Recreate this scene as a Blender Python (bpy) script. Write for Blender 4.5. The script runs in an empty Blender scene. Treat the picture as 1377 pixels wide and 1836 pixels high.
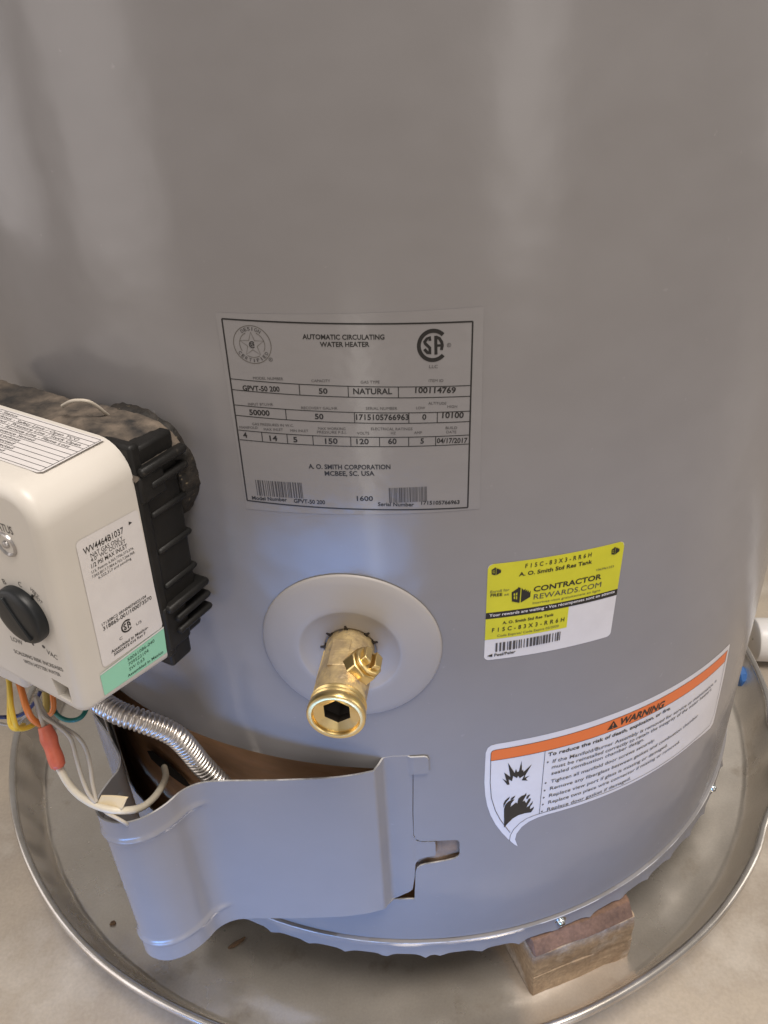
import bpy, bmesh, math, random
from mathutils import Vector, Matrix, noise
from mathutils.geometry import delaunay_2d_cdt

random.seed(7)
scene = bpy.context.scene
COL = scene.collection
PI = math.pi
rad = math.radians

# ------------------------------------------------------------------ camera
cam = bpy.data.cameras.new("camera")
cam.sensor_fit = 'VERTICAL'
cam.sensor_height = 36.0
cam.lens = 28.20
cam.clip_start = 0.01
cam.clip_end = 60.0
cam_ob = bpy.data.objects.new("camera", cam)
COL.objects.link(cam_ob)
_right = Vector((0.99858223, -0.02706467, -0.04583703))
_up = Vector((0.05322064, 0.52453408, 0.8497244))
_fwd = Vector((-0.00104557, 0.85095917, -0.52523081))
cam_ob.matrix_world = Matrix((
    (_right.x, _up.x, -_fwd.x, -0.01760511),
    (_right.y, _up.y, -_fwd.y, -0.58129134),
    (_right.z, _up.z, -_fwd.z, 0.59093428),
    (0, 0, 0, 1)))
scene.camera = cam_ob

# ------------------------------------------------------------------ light
world = bpy.data.worlds.new("World")
scene.world = world
world.use_nodes = True
bg = world.node_tree.nodes["Background"]
bg.inputs["Color"].default_value = (1.0, 0.935, 0.88, 1)
bg.inputs["Strength"].default_value = 0.31


def area(name, loc, target, size, size_y, energy, color, spread=180):
    l = bpy.data.lights.new(name, 'AREA')
    l.shape = 'RECTANGLE'
    l.size = size
    l.size_y = size_y
    l.energy = energy
    l.color = color
    l.spread = rad(spread)
    o = bpy.data.objects.new(name, l)
    COL.objects.link(o)
    o.location = loc
    d = Vector(target) - Vector(loc)
    o.rotation_euler = d.to_track_quat('-Z', 'Y').to_euler()
    return o


# warm basement lamp overhead; the tall lamps at left and right are added
# for reflected bands on the jacket, the low blue one to tint its foot
area("ceiling_lamp", (0.40, -0.80, 2.40), (0, 0, 0.3), 0.9, 0.9, 60, (1.0, 0.92, 0.84))
area("left_band_lamp", (-1.85, -1.05, 0.95), (0, 0, 0.6), 0.80, 1.9, 10, (1.0, 0.93, 0.91))  # added lamp: lays a broad pale band on the jacket's left
area("left_gap_lamp", (-2.0, -0.08, 1.0), (0, 0, 0.6), 0.62, 1.8, 6, (1.0, 0.94, 0.93))  # added lamp: leaves a dark streak between the two left bands
area("right_band_lamp", (0.95, -2.2, 0.95), (0, 0, 0.6), 0.50, 1.9, 7, (1.0, 0.94, 0.90))  # added lamp: narrow pale band right of centre
area("side_light", (2.2, -0.1, 1.0), (0, 0, 0.5), 0.5, 1.6, 8, (1.0, 0.92, 0.84))
area("low_blue_fill", (-0.21, -0.68, 0.055), (-0.07, -0.30, 0.125), 0.46, 0.09, 0.56, (0.13, 0.38, 1.0), spread=68)  # added blue lamp, tints the door and lower jacket
area("streak_lamp", (-0.115, -0.76, 0.19), (-0.02, -0.28, 0.40), 0.045, 0.30, 0.12, (1.0, 0.96, 0.88))  # added lamp, lays the bright streak on the rating film

scene.view_settings.view_transform = 'Standard'
scene.view_settings.look = 'None'
scene.view_settings.exposure = -0.15
scene.view_settings.gamma = 1.0
scene.render.engine = 'CYCLES'
scene.render.resolution_x = 768
scene.render.resolution_y = 1024


# ------------------------------------------------------------------ materials
def pm(name, col, rough=0.5, metal=0.0, col2=None, scale=30.0, contrast=(0.35, 0.65), detail=6.0,
       bump=0.0, bscale=300.0, bump2=0.0, b2scale=8.0, rough2=None, coat=0.0, spec=None, aniso=None,
       col3=None, c3scale=120.0, c3range=(0.6, 0.7), stretch=None, coatrough=0.05, grain=0.0, gscale=420.0):
    m = bpy.data.materials.new(name)
    m.use_nodes = True
    nt = m.node_tree
    N, L = nt.nodes, nt.links
    b = N["Principled BSDF"]
    b.inputs["Base Color"].default_value = (*col, 1)
    b.inputs["Roughness"].default_value = rough
    b.inputs["Metallic"].default_value = metal
    if coat:
        b.inputs["Coat Weight"].default_value = coat
        b.inputs["Coat Roughness"].default_value = coatrough
    if spec is not None:
        b.inputs["Specular IOR Level"].default_value = spec
    tc = N.new("ShaderNodeTexCoord")
    vec = tc.outputs["Object"]
    if stretch:
        mp = N.new("ShaderNodeMapping")
        mp.inputs["Scale"].default_value = stretch
        L.new(vec, mp.inputs["Vector"])
        vec = mp.outputs["Vector"]

    def nz(s, d=detail):
        n = N.new("ShaderNodeTexNoise")
        n.inputs["Scale"].default_value = s
        n.inputs["Detail"].default_value = d
        n.inputs["Roughness"].default_value = 0.6
        L.new(vec, n.inputs["Vector"])
        return n.outputs["Fac"]

    def rng(f, a, c, lo=0.0, hi=1.0):
        r = N.new("ShaderNodeMapRange")
        r.inputs["From Min"].default_value = a
        r.inputs["From Max"].default_value = c
        r.inputs["To Min"].default_value = lo
        r.inputs["To Max"].default_value = hi
        L.new(f, r.inputs["Value"])
        return r.outputs["Result"]
    cur = None
    if col2 is not None:
        f = rng(nz(scale), *contrast)
        mx = N.new("ShaderNodeMix")
        mx.data_type = 'RGBA'
        mx.inputs["A"].default_value = (*col, 1)
        mx.inputs["B"].default_value = (*col2, 1)
        L.new(f, mx.inputs["Factor"])
        cur = mx.outputs["Result"]
        if rough2 is not None:
            L.new(rng(nz(scale * 0.7), contrast[0], contrast[1], rough, rough2), b.inputs["Roughness"])
    if col3 is not None:
        f = rng(nz(c3scale), *c3range)
        mx = N.new("ShaderNodeMix")
        mx.data_type = 'RGBA'
        if cur is None:
            mx.inputs["A"].default_value = (*col, 1)
        else:
            L.new(cur, mx.inputs["A"])
        mx.inputs["B"].default_value = (*col3, 1)
        L.new(f, mx.inputs["Factor"])
        cur = mx.outputs["Result"]
    if grain > 0 and cur is not None:
        mm = N.new("ShaderNodeMix")
        mm.data_type = 'RGBA'
        mm.blend_type = 'MULTIPLY'
        mm.inputs["Factor"].default_value = 1.0
        L.new(cur, mm.inputs["A"])
        cr = N.new("ShaderNodeCombineColor")
        g_ = rng(nz(gscale, 3.0), 0.3, 0.7, 1.0 - grain, 1.0 + grain * 0.5)
        for ch_name in ("Red", "Green", "Blue"):
            L.new(g_, cr.inputs[ch_name])
        L.new(cr.outputs["Color"], mm.inputs["B"])
        cur = mm.outputs["Result"]
    if cur is not None:
        L.new(cur, b.inputs["Base Color"])
    nrm = None
    for s, st in ((bscale, bump), (b2scale, bump2)):
        if st > 0:
            bp = N.new("ShaderNodeBump")
            bp.inputs["Strength"].default_value = st
            bp.inputs["Distance"].default_value = 0.3 / s
            L.new(nz(s, 3.0), bp.inputs["Height"])
            if nrm is not None:
                L.new(nrm, bp.inputs["Normal"])
            nrm = bp.outputs["Normal"]
    if nrm is not None:
        L.new(nrm, b.inputs["Normal"])
    return m


PAINT = dict(rough=0.205, bump=0.03, bscale=420, bump2=0.06, b2scale=10, col3=(0.30, 0.29, 0.288), c3scale=190, c3range=(0.69, 0.78))
M = {}
M['paint'] = pm("grey_paint", (0.246, 0.236, 0.238), col2=(0.228, 0.218, 0.220), scale=9, **PAINT)
M['paint_edge'] = pm("worn_highlight_edge", (0.48, 0.47, 0.46), rough=0.35, col2=(0.24, 0.235, 0.23), scale=40, contrast=(0.45, 0.55))  # worn edges, with a bright highlight put into the colour
M['film'] = pm("clear_label_film", (0.246, 0.236, 0.238), rough=0.185, bump=0.02, bscale=160, bump2=0.07, b2scale=30)
M['ink'] = pm("black_ink", (0.012, 0.011, 0.011), rough=0.35)
M['ink_soft'] = pm("small_print_ink", (0.06, 0.055, 0.055), rough=0.4)
M['ink_brown'] = pm("thin_seal_ink", (0.09, 0.08, 0.065), rough=0.4)
M['paper'] = pm("white_label_paper", (0.66, 0.63, 0.62), rough=0.36, col2=(0.62, 0.59, 0.58), scale=60, bump2=0.03, b2scale=30)
M['yellow'] = pm("yellow_print", (0.60, 0.56, 0.025), rough=0.36, col2=(0.55, 0.515, 0.022), scale=60)
M['orange'] = pm("orange_print", (0.72, 0.16, 0.035), rough=0.38)
M['green_paper'] = pm("mint_label_paper", (0.27, 0.58, 0.42), rough=0.45)
M['ink_green'] = pm("dark_green_print", (0.02, 0.07, 0.045), rough=0.4)
M['plastic'] = pm("cream_plastic", (0.62, 0.583, 0.53), rough=0.38, col2=(0.585, 0.55, 0.497), scale=14, bump=0.02, bscale=900)
M['black'] = pm("dusty_black_plastic", (0.006, 0.0058, 0.0055), rough=0.50, col2=(0.014, 0.013, 0.012), scale=60, bump=0.08, bscale=240, spec=0.3, col3=(0.10, 0.085, 0.07), c3scale=45, c3range=(0.66, 0.80))
M['knob'] = pm("knob_plastic", (0.011, 0.0125, 0.014), rough=0.42, bump=0.03, bscale=900, spec=0.35)
M['dust'] = pm("brown_dust_on_plastic", (0.21, 0.165, 0.125), rough=0.9, col2=(0.022, 0.02, 0.019), scale=48, contrast=(0.36, 0.64), col3=(0.020, 0.018, 0.017), c3scale=18, c3range=(0.46, 0.66), bump=0.3, bscale=260)
M['foam'] = pm("crumbly_black_foam", (0.026, 0.020, 0.015), rough=0.7, col2=(0.008, 0.007, 0.006), scale=160, bump=0.9, bscale=420, col3=(0.30, 0.24, 0.15), c3scale=380, c3range=(0.63, 0.72))
M['brass'] = pm("machined_brass", (0.82, 0.62, 0.28), rough=0.30, metal=1.0, bump=0.06, bscale=420)
M['brass_cast'] = pm("rough_cast_brass", (0.64, 0.49, 0.25), rough=0.46, metal=0.5, col2=(0.40, 0.305, 0.18), scale=75, contrast=(0.42, 0.62), bump=0.5, bscale=200, col3=(0.27, 0.215, 0.17), c3scale=120, c3range=(0.57, 0.66))
M['bore'] = pm("dark_bore", (0.02, 0.014, 0.010), rough=0.7)
M['dish'] = pm("matte_grey_plastic", (0.345, 0.322, 0.31), rough=0.48, col2=(0.33, 0.308, 0.296), scale=20)
M['steel'] = pm("stainless_steel", (0.56, 0.52, 0.48), rough=0.30, metal=0.95)
M['zinc'] = pm("zinc_screw", (0.62, 0.66, 0.66), rough=0.25, metal=1.0)
M['copper'] = pm("heat_browned_steel", (0.80, 0.47, 0.26), rough=0.48, metal=0.1, col2=(0.34, 0.18, 0.09), scale=9, contrast=(0.35, 0.68), stretch=(1.0, 1.0, 3.0), bump2=0.15, b2scale=12)
M['hollow'] = pm("shade_dark", (0.02, 0.015, 0.012), rough=0.8)  # near black: the shade of an opening put into the colour
M['wool'] = pm("tan_insulation", (0.27, 0.185, 0.125), rough=0.9, col2=(0.20, 0.135, 0.09), scale=70, bump=0.6, bscale=150)
M['pan'] = pm("dull_aluminium", (0.82, 0.765, 0.69), rough=0.18, metal=0.72, col2=(0.68, 0.615, 0.53), scale=7, contrast=(0.36, 0.64), rough2=0.38, bump2=0.34, b2scale=4.5, bump=0.03, bscale=140, col3=(0.44, 0.36, 0.27), c3scale=24, c3range=(0.58, 0.80), grain=0.07, gscale=600)
M['rim'] = pm("bright_rolled_rim", (0.66, 0.63, 0.59), rough=0.26, metal=0.9, col2=(0.52, 0.48, 0.43), scale=30)
M['floor'] = pm("worn_concrete", (0.455, 0.39, 0.31), rough=0.50, col2=(0.335, 0.29, 0.24), scale=5.0, contrast=(0.40, 0.60), rough2=0.30, bump=0.08, bscale=150, bump2=0.06, b2scale=18, col3=(0.64, 0.585, 0.505), c3scale=10, c3range=(0.54, 0.80), grain=0.09, gscale=380, detail=9.0)
M['brick'] = pm("dirty_block_face", (0.43, 0.325, 0.225), rough=0.8, col2=(0.26, 0.18, 0.118), scale=30, contrast=(0.38, 0.64), bump=0.35, bscale=160, bump2=0.2, b2scale=40, col3=(0.50, 0.44, 0.39), c3scale=22, c3range=(0.50, 0.66), grain=0.25, gscale=300)
M['brick_red'] = pm("red_brown_block_top", (0.225, 0.13, 0.088), rough=0.75, col2=(0.135, 0.08, 0.055), scale=50, grain=0.25, bump=0.3, bscale=200)
M['pvc'] = pm("white_pvc", (0.72, 0.70, 0.68), rough=0.35)
M['blue_plastic'] = pm("blue_fitting_plastic", (0.05, 0.15, 0.40), rough=0.3)
M['white_wire'] = pm("cream_wire", (0.66, 0.60, 0.48), rough=0.45, col2=(0.58, 0.52, 0.41), scale=120, col3=(0.12, 0.09, 0.07), c3scale=210, c3range=(0.70, 0.74))
M['grey_wire'] = pm("grey_cream_wire", (0.46, 0.41, 0.34), rough=0.5)
M['yellow_wire'] = pm("yellow_wire", (0.70, 0.48, 0.05), rough=0.4)
M['orange_wire'] = pm("orange_wire", (0.74, 0.22, 0.045), rough=0.4)
M['olive_wire'] = pm("ochre_wire", (0.36, 0.25, 0.05), rough=0.45)
M['blue_wire'] = pm("dark_blue_wire", (0.02, 0.025, 0.09), rough=0.4)
M['green_wire'] = pm("green_wire", (0.015, 0.15, 0.12), rough=0.4)
M['connector'] = pm("salmon_connector", (0.66, 0.16, 0.085), rough=0.40, col2=(0.52, 0.11, 0.06), scale=90)
M['tag'] = pm("cream_tag_paper", (0.62, 0.51, 0.33), rough=0.6)
M['lamp_cup'] = pm("satin_lamp_cup", (0.42, 0.40, 0.39), rough=0.28, metal=0.7)
M['rust'] = pm("rust_crumb", (0.16, 0.10, 0.06), rough=0.9, bump=0.5, bscale=400)


# ------------------------------------------------------------------ mesh builder
class MB:
    def __init__(s):
        s.v, s.f, s.m, s.n, s.mats = [], [], [], {}, []

    def mat(s, key):
        if key not in s.mats:
            s.mats.append(key)
        return s.mats.index(key)

    def add(s, verts, faces, key, normals=None):
        o = len(s.v)
        s.v += [tuple(v) for v in verts]
        k = s.mat(key)
        for f in faces:
            s.f.append([i + o for i in f])
            s.m.append(k)
        if normals is not None:
            for i, n in enumerate(normals):
                s.n[o + i] = tuple(n)
        return o

    def build(s, name, parent=None, smooth=True, angle=40, subsurf=0, bevel=0.0):
        me = bpy.data.meshes.new(name)
        me.from_pydata(s.v, [], s.f)
        for k in s.mats:
            me.materials.append(M[k])
        me.polygons.foreach_set("material_index", s.m)
        if smooth:
            me.polygons.foreach_set("use_smooth", [True] * len(s.f))
        me.update()
        if smooth and not s.n:
            me.set_sharp_from_angle(angle=rad(angle))
        if s.n:
            ln = []
            vn = [tuple(x.vector) for x in me.vertex_normals]
            ln = [s.n.get(i, vn[i]) for i in range(len(s.v))]
            me.normals_split_custom_set_from_vertices(ln)
        o = bpy.data.objects.new(name, me)
        COL.objects.link(o)
        if parent is not None:
            o.parent = parent
        if bevel > 0:
            bv = o.modifiers.new("bevel", 'BEVEL')
            bv.width = bevel
            bv.segments = 2
            bv.limit_method = 'ANGLE'
            bv.angle_limit = rad(35)
        return o


def empty(name, loc=(0, 0, 0)):
    o = bpy.data.objects.new(name, None)
    COL.objects.link(o)
    o.location = loc
    o.empty_display_size = 0.05
    return o


def tag(o, label=None, cat=None, group=None, kind=None):
    if label:
        o['label'] = label
    if cat:
        o['category'] = cat
    if group:
        o['group'] = group
    if kind:
        o['kind'] = kind
    return o


def inside(pt, poly):
    x, y = pt
    c = False
    j = len(poly) - 1
    for i in range(len(poly)):
        xi, yi = poly[i][0], poly[i][1]
        xj, yj = poly[j][0], poly[j][1]
        if (yi > y) != (yj > y) and x < (xj - xi) * (y - yi) / (yj - yi) + xi:
            c = not c
        j = i
    return c


def dens(poly, step):
    out = []
    for i in range(len(poly)):
        a, b = Vector(poly[i][:2]), Vector(poly[(i + 1) % len(poly)][:2])
        n = max(1, int(math.ceil((b - a).length / step)))
        for k in range(n):
            out.append(tuple(a.lerp(b, k / n)))
    return out


def tri2d(outer, holes=(), xs=(), ys=(), step=6.0):
    """Triangulate an outline with holes and inner grid points."""
    loops = [dens(outer, step)] + [dens(h, step) for h in holes]
    pts, edges = [], []
    for lp in loops:
        o = len(pts)
        pts += lp
        edges += [(o + i, o + (i + 1) % len(lp)) for i in range(len(lp))]
    for x in xs:
        for y in ys:
            if inside((x, y), outer) and not any(inside((x, y), h) for h in holes):
                pts.append((x, y))
    v, e, f, _, _, _ = delaunay_2d_cdt([Vector(p) for p in pts], edges, [], 0, 1e-5)
    out = []
    for t in f:
        c = sum((v[i] for i in t), Vector((0, 0))) / len(t)
        if inside(c, outer) and not any(inside(c, h) for h in holes):
            a = (v[t[1]] - v[t[0]]).cross(v[t[2]] - v[t[0]])
            out.append(list(t) if a > 0 else list(t)[::-1])
    return [tuple(p) for p in v], out


def frange(a, b, s):
    n = int(math.floor((b - a) / s + 1e-6))
    return [a + i * s for i in range(n + 1)]


def sheet(mb, tri, fn, key, thick=0.0, edge_key=None, custom=True):
    """Lay a flat triangulation on a surface; fn(x, y) -> (point, normal)."""
    v, f = tri
    pn = [fn(x, y) for x, y in v]
    mb.add([p for p, n in pn], f, key, [n for p, n in pn] if custom else None)
    if thick > 0:
        mb.add([p - n * thick for p, n in pn], [t[::-1] for t in f], key, [-n for p, n in pn] if custom else None)
        cnt = {}
        for t in f:
            for a, b in ((t[0], t[1]), (t[1], t[2]), (t[2], t[0])):
                cnt[(a, b)] = 1
        for (a, b) in list(cnt):
            if (b, a) not in cnt:
                pa, na = pn[a]
                pb, nb = pn[b]
                q = [pa, pa - na * thick, pb - nb * thick, pb]
                nn = (pb - pa).cross(na).normalized()
                mb.add(q, [(0, 1, 2, 3)], edge_key or key, [nn] * 4 if custom else None)


def cyl_fn(R, off=0.0):
    def fn(s, z):
        a = s / 280.0
        n = Vector((math.sin(a), -math.cos(a), 0))
        return n * (R + off) + Vector((0, 0, z / 1000.0)), n
    return fn


# ---- flat lettering
_tc = {}


def glyphs(txt, bold=0.0, shear=0.0, spacing=1.0):
    k = (txt, bold, shear, spacing)
    if k in _tc:
        return _tc[k]
    c = bpy.data.curves.new("lettering", 'FONT')
    c.body = txt
    c.size = 1.0
    c.resolution_u = 3
    c.offset = bold
    c.shear = shear
    c.space_character = spacing
    c.fill_mode = 'FRONT'
    o = bpy.data.objects.new("lettering", c)
    me = bpy.data.meshes.new_from_object(o)
    v = [(p.co.x, p.co.y) for p in me.vertices]
    f = [list(p.vertices) for p in me.polygons]
    bpy.data.objects.remove(o)
    bpy.data.curves.remove(c)
    bpy.data.meshes.remove(me)
    _tc[k] = (v, f)
    return v, f


def put_text(mb, txt, p0, p1, h, fn, key, bold=0.0, shear=0.0, spacing=1.0, fit=True):
    """Lettering whose baseline runs from p0 to p1 in the sheet's own (x, y), capitals h tall."""
    v, f = glyphs(txt, bold, shear, spacing)
    if not v:
        return
    x0 = min(p[0] for p in v)
    x1 = max(p[0] for p in v)
    d = Vector(p1) - Vector(p0)
    W = d.length
    d.normalize()
    u = Vector((-d.y, d.x))
    sx = W / (x1 - x0)
    sy = h / 0.70
    pts = []
    ns = []
    for x, y in v:
        q = Vector(p0) + d * ((x - x0) * sx) + u * (y * sy)
        P, n = fn(q.x, q.y)
        pts.append(P)
        ns.append(n)
    # keep the faces pointing outwards
    ff = []
    for t in f:
        a = Vector(v[t[1]]) - Vector(v[t[0]])
        b = Vector(v[t[2]]) - Vector(v[t[1]])
        ff.append(t)
    mb.add(pts, ff, key, ns)


def quad(mb, x0, y0, x1, y1, fn, key, nx=1):
    v, f = [], []
    for i in range(nx + 1):
        x = x0 + (x1 - x0) * i / nx
        v += [(x, y0), (x, y1)]
    for i in range(nx):
        f.append((2 * i, 2 * i + 2, 2 * i + 3, 2 * i + 1))
    pn = [fn(*p) for p in v]
    mb.add([p for p, n in pn], f, key, [n for p, n in pn])


def stroke(mb, pts, w, fn, key, closed=False, step=4.0):
    """A printed line of width w along pts."""
    P = [Vector(p) for p in pts]
    seg = list(zip(P, P[1:] + ([P[0]] if closed else [])))
    if not closed:
        seg = seg[:len(P) - 1]
    line = []
    for a, b in seg:
        n = max(1, int((b - a).length / step))
        for k in range(n):
            line.append(a.lerp(b, k / n))
    if not closed:
        line.append(P[-1])
    m = len(line)
    V = []
    for i in range(m):
        a = line[(i - 1) % m] if (closed or i > 0) else line[i]
        b = line[(i + 1) % m] if (closed or i < m - 1) else line[i]
        t = (b - a).normalized()
        nn = Vector((-t.y, t.x)) * w / 2
        V += [tuple(line[i] + nn), tuple(line[i] - nn)]
    F = []
    for i in range(m if closed else m - 1):
        j = (i + 1) % m
        F.append((2 * i, 2 * i + 1, 2 * j + 1, 2 * j))
    pn = [fn(*p) for p in V]
    mb.add([p for p, n in pn], F, key, [n for p, n in pn])


def fillpoly(mb, poly, fn, key, step=3.0, holes=()):
    sheet(mb, tri2d(poly, holes, step=step), fn, key)


def ring_poly(cx, cy, r, n=40, ry=None, a0=0.0, a1=2 * PI):
    ry = ry or r
    return [(cx + r * math.cos(a0 + (a1 - a0) * i / n), cy + ry * math.sin(a0 + (a1 - a0) * i / n)) for i in range(n + (0 if abs(a1 - a0 - 2 * PI) < 1e-6 else 1))]


def barcode(mb, x0, y0, x1, y1, fn, key, seed, fill=0.55):
    r = random.Random(seed)
    x = x0
    unit = (x1 - x0) / 70.0
    while x < x1 - unit:
        w = unit * r.choice((1, 1, 1.4, 2, 2.6))
        quad(mb, x, y0, min(x + w, x1), y1, fn, key)
        x += w + unit * r.choice((0.8, 1, 1, 1.5, 2))


def csa_mark(mb, cx, cy, r, fn, key):
    """Round C around a split S and A."""
    a0, a1 = rad(44), rad(316)
    outer = [(cx + r * math.cos(a0 + (a1 - a0) * i / 30), cy + r * 1.08 * math.sin(a0 + (a1 - a0) * i / 30)) for i in range(31)]
    inner = [(cx + 0.76 * r * math.cos(a1 + (a0 - a1) * i / 30), cy + 0.82 * r * math.sin(a1 + (a0 - a1) * i / 30)) for i in range(31)]
    fillpoly(mb, outer + inner, fn, key, step=r)
    w = 0.19 * r
    cx -= 0.02 * r
    stroke(mb, [(cx - 0.17 * r, cy + 0.32 * r), (cx - 0.17 * r, cy + 0.55 * r), (cx - 0.34 * r, cy + 0.47 * r), (cx - 0.50 * r, cy + 0.26 * r), (cx - 0.46 * r, cy + 0.16 * r), (cx - 0.18 * r, cy - 0.14 * r), (cx - 0.18 * r, cy - 0.52 * r), (cx - 0.32 * r, cy - 0.46 * r), (cx - 0.52 * r, cy - 0.20 * r)], w, fn, key, step=r)
    stroke(mb, [(cx + 0.20 * r, cy - 0.60 * r), (cx + 0.20 * r, cy + 0.62 * r)], w, fn, key, step=r)
    stroke(mb, [(cx + 0.20 * r, cy + 0.55 * r), (cx + 0.42 * r, cy + 0.44 * r), (cx + 0.57 * r, cy + 0.18 * r), (cx + 0.60 * r, cy - 0.05 * r), (cx + 0.54 * r, cy - 0.32 * r)], w, fn, key, step=r)
    stroke(mb, [(cx + 0.20 * r, cy - 0.02 * r), (cx + 0.58 * r, cy - 0.02 * r)], w * 0.8, fn, key, step=r)


def tube(mb, pts, r, key, n=10, sub=6, caps=True, rfn=None):
    """Round wire along a smooth curve through pts."""
    P = [Vector(p) for p in pts]
    Q = []
    for i in range(len(P) - 1):
        p0 = P[max(i - 1, 0)]
        p1, p2 = P[i], P[i + 1]
        p3 = P[min(i + 2, len(P) - 1)]
        for k in range(sub):
            t = k / sub
            Q.append(0.5 * ((2 * p1) + (p2 - p0) * t + (2 * p0 - 5 * p1 + 4 * p2 - p3) * t * t + (3 * p1 - p0 - 3 * p2 + p3) * t ** 3))
    Q.append(P[-1])
    T = [(Q[min(i + 1, len(Q) - 1)] - Q[max(i - 1, 0)]).normalized() for i in range(len(Q))]
    up = Vector((0, 0, 1)) if abs(T[0].z) < 0.9 else Vector((1, 0, 0))
    N = (up - T[0] * up.dot(T[0])).normalized()
    V, F = [], []
    L = 0.0
    for i, q in enumerate(Q):
        if i:
            L += (q - Q[i - 1]).length
            N = (N - T[i] * N.dot(T[i])).normalized()
        B = T[i].cross(N)
        rr = rfn(L, i / (len(Q) - 1)) if rfn else r
        for k in range(n):
            a = 2 * PI * k / n
            V.append(q + N * (rr * math.cos(a)) + B * (rr * math.sin(a)))
    for i in range(len(Q) - 1):
        for k in range(n):
            F.append((i * n + k, i * n + (k + 1) % n, (i + 1) * n + (k + 1) % n, (i + 1) * n + k))
    if caps:
        F.append(tuple(range(n - 1, -1, -1)))
        F.append(tuple(len(V) - n + k for k in range(n)))
    mb.add(V, F, key)


def lathe(mb, prof, org, axis, key, n=48, xdir=None, jit=None, closed=True):
    """Turn a profile of (radius, distance along axis) about an axis."""
    A = Vector(axis).normalized()
    X = Vector(xdir) if xdir else (Vector((0, 0, 1)) if abs(A.z) < 0.9 else Vector((1, 0, 0)))
    X = (X - A * X.dot(A)).normalized()
    Y = A.cross(X)
    V, F = [], []
    for r, d in prof:
        for k in range(n):
            a = 2 * PI * k / n
            p = Vector(org) + A * d + X * (r * math.cos(a)) + Y * (r * math.sin(a))
            if jit:
                p = jit(p, r, d, a)
            V.append(p)
    for i in range(len(prof) - 1):
        for k in range(n):
            F.append((i * n + k, i * n + (k + 1) % n, (i + 1) * n + (k + 1) % n, (i + 1) * n + k))
    mb.add(V, F, key)


def hexa(mb, c, key):
    """Eight corner points -> box (bottom four, top four)."""
    mb.add(c, [(3, 2, 1, 0), (4, 5, 6, 7), (0, 1, 5, 4), (1, 2, 6, 5), (2, 3, 7, 6), (3, 0, 4, 7)], key)


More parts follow.
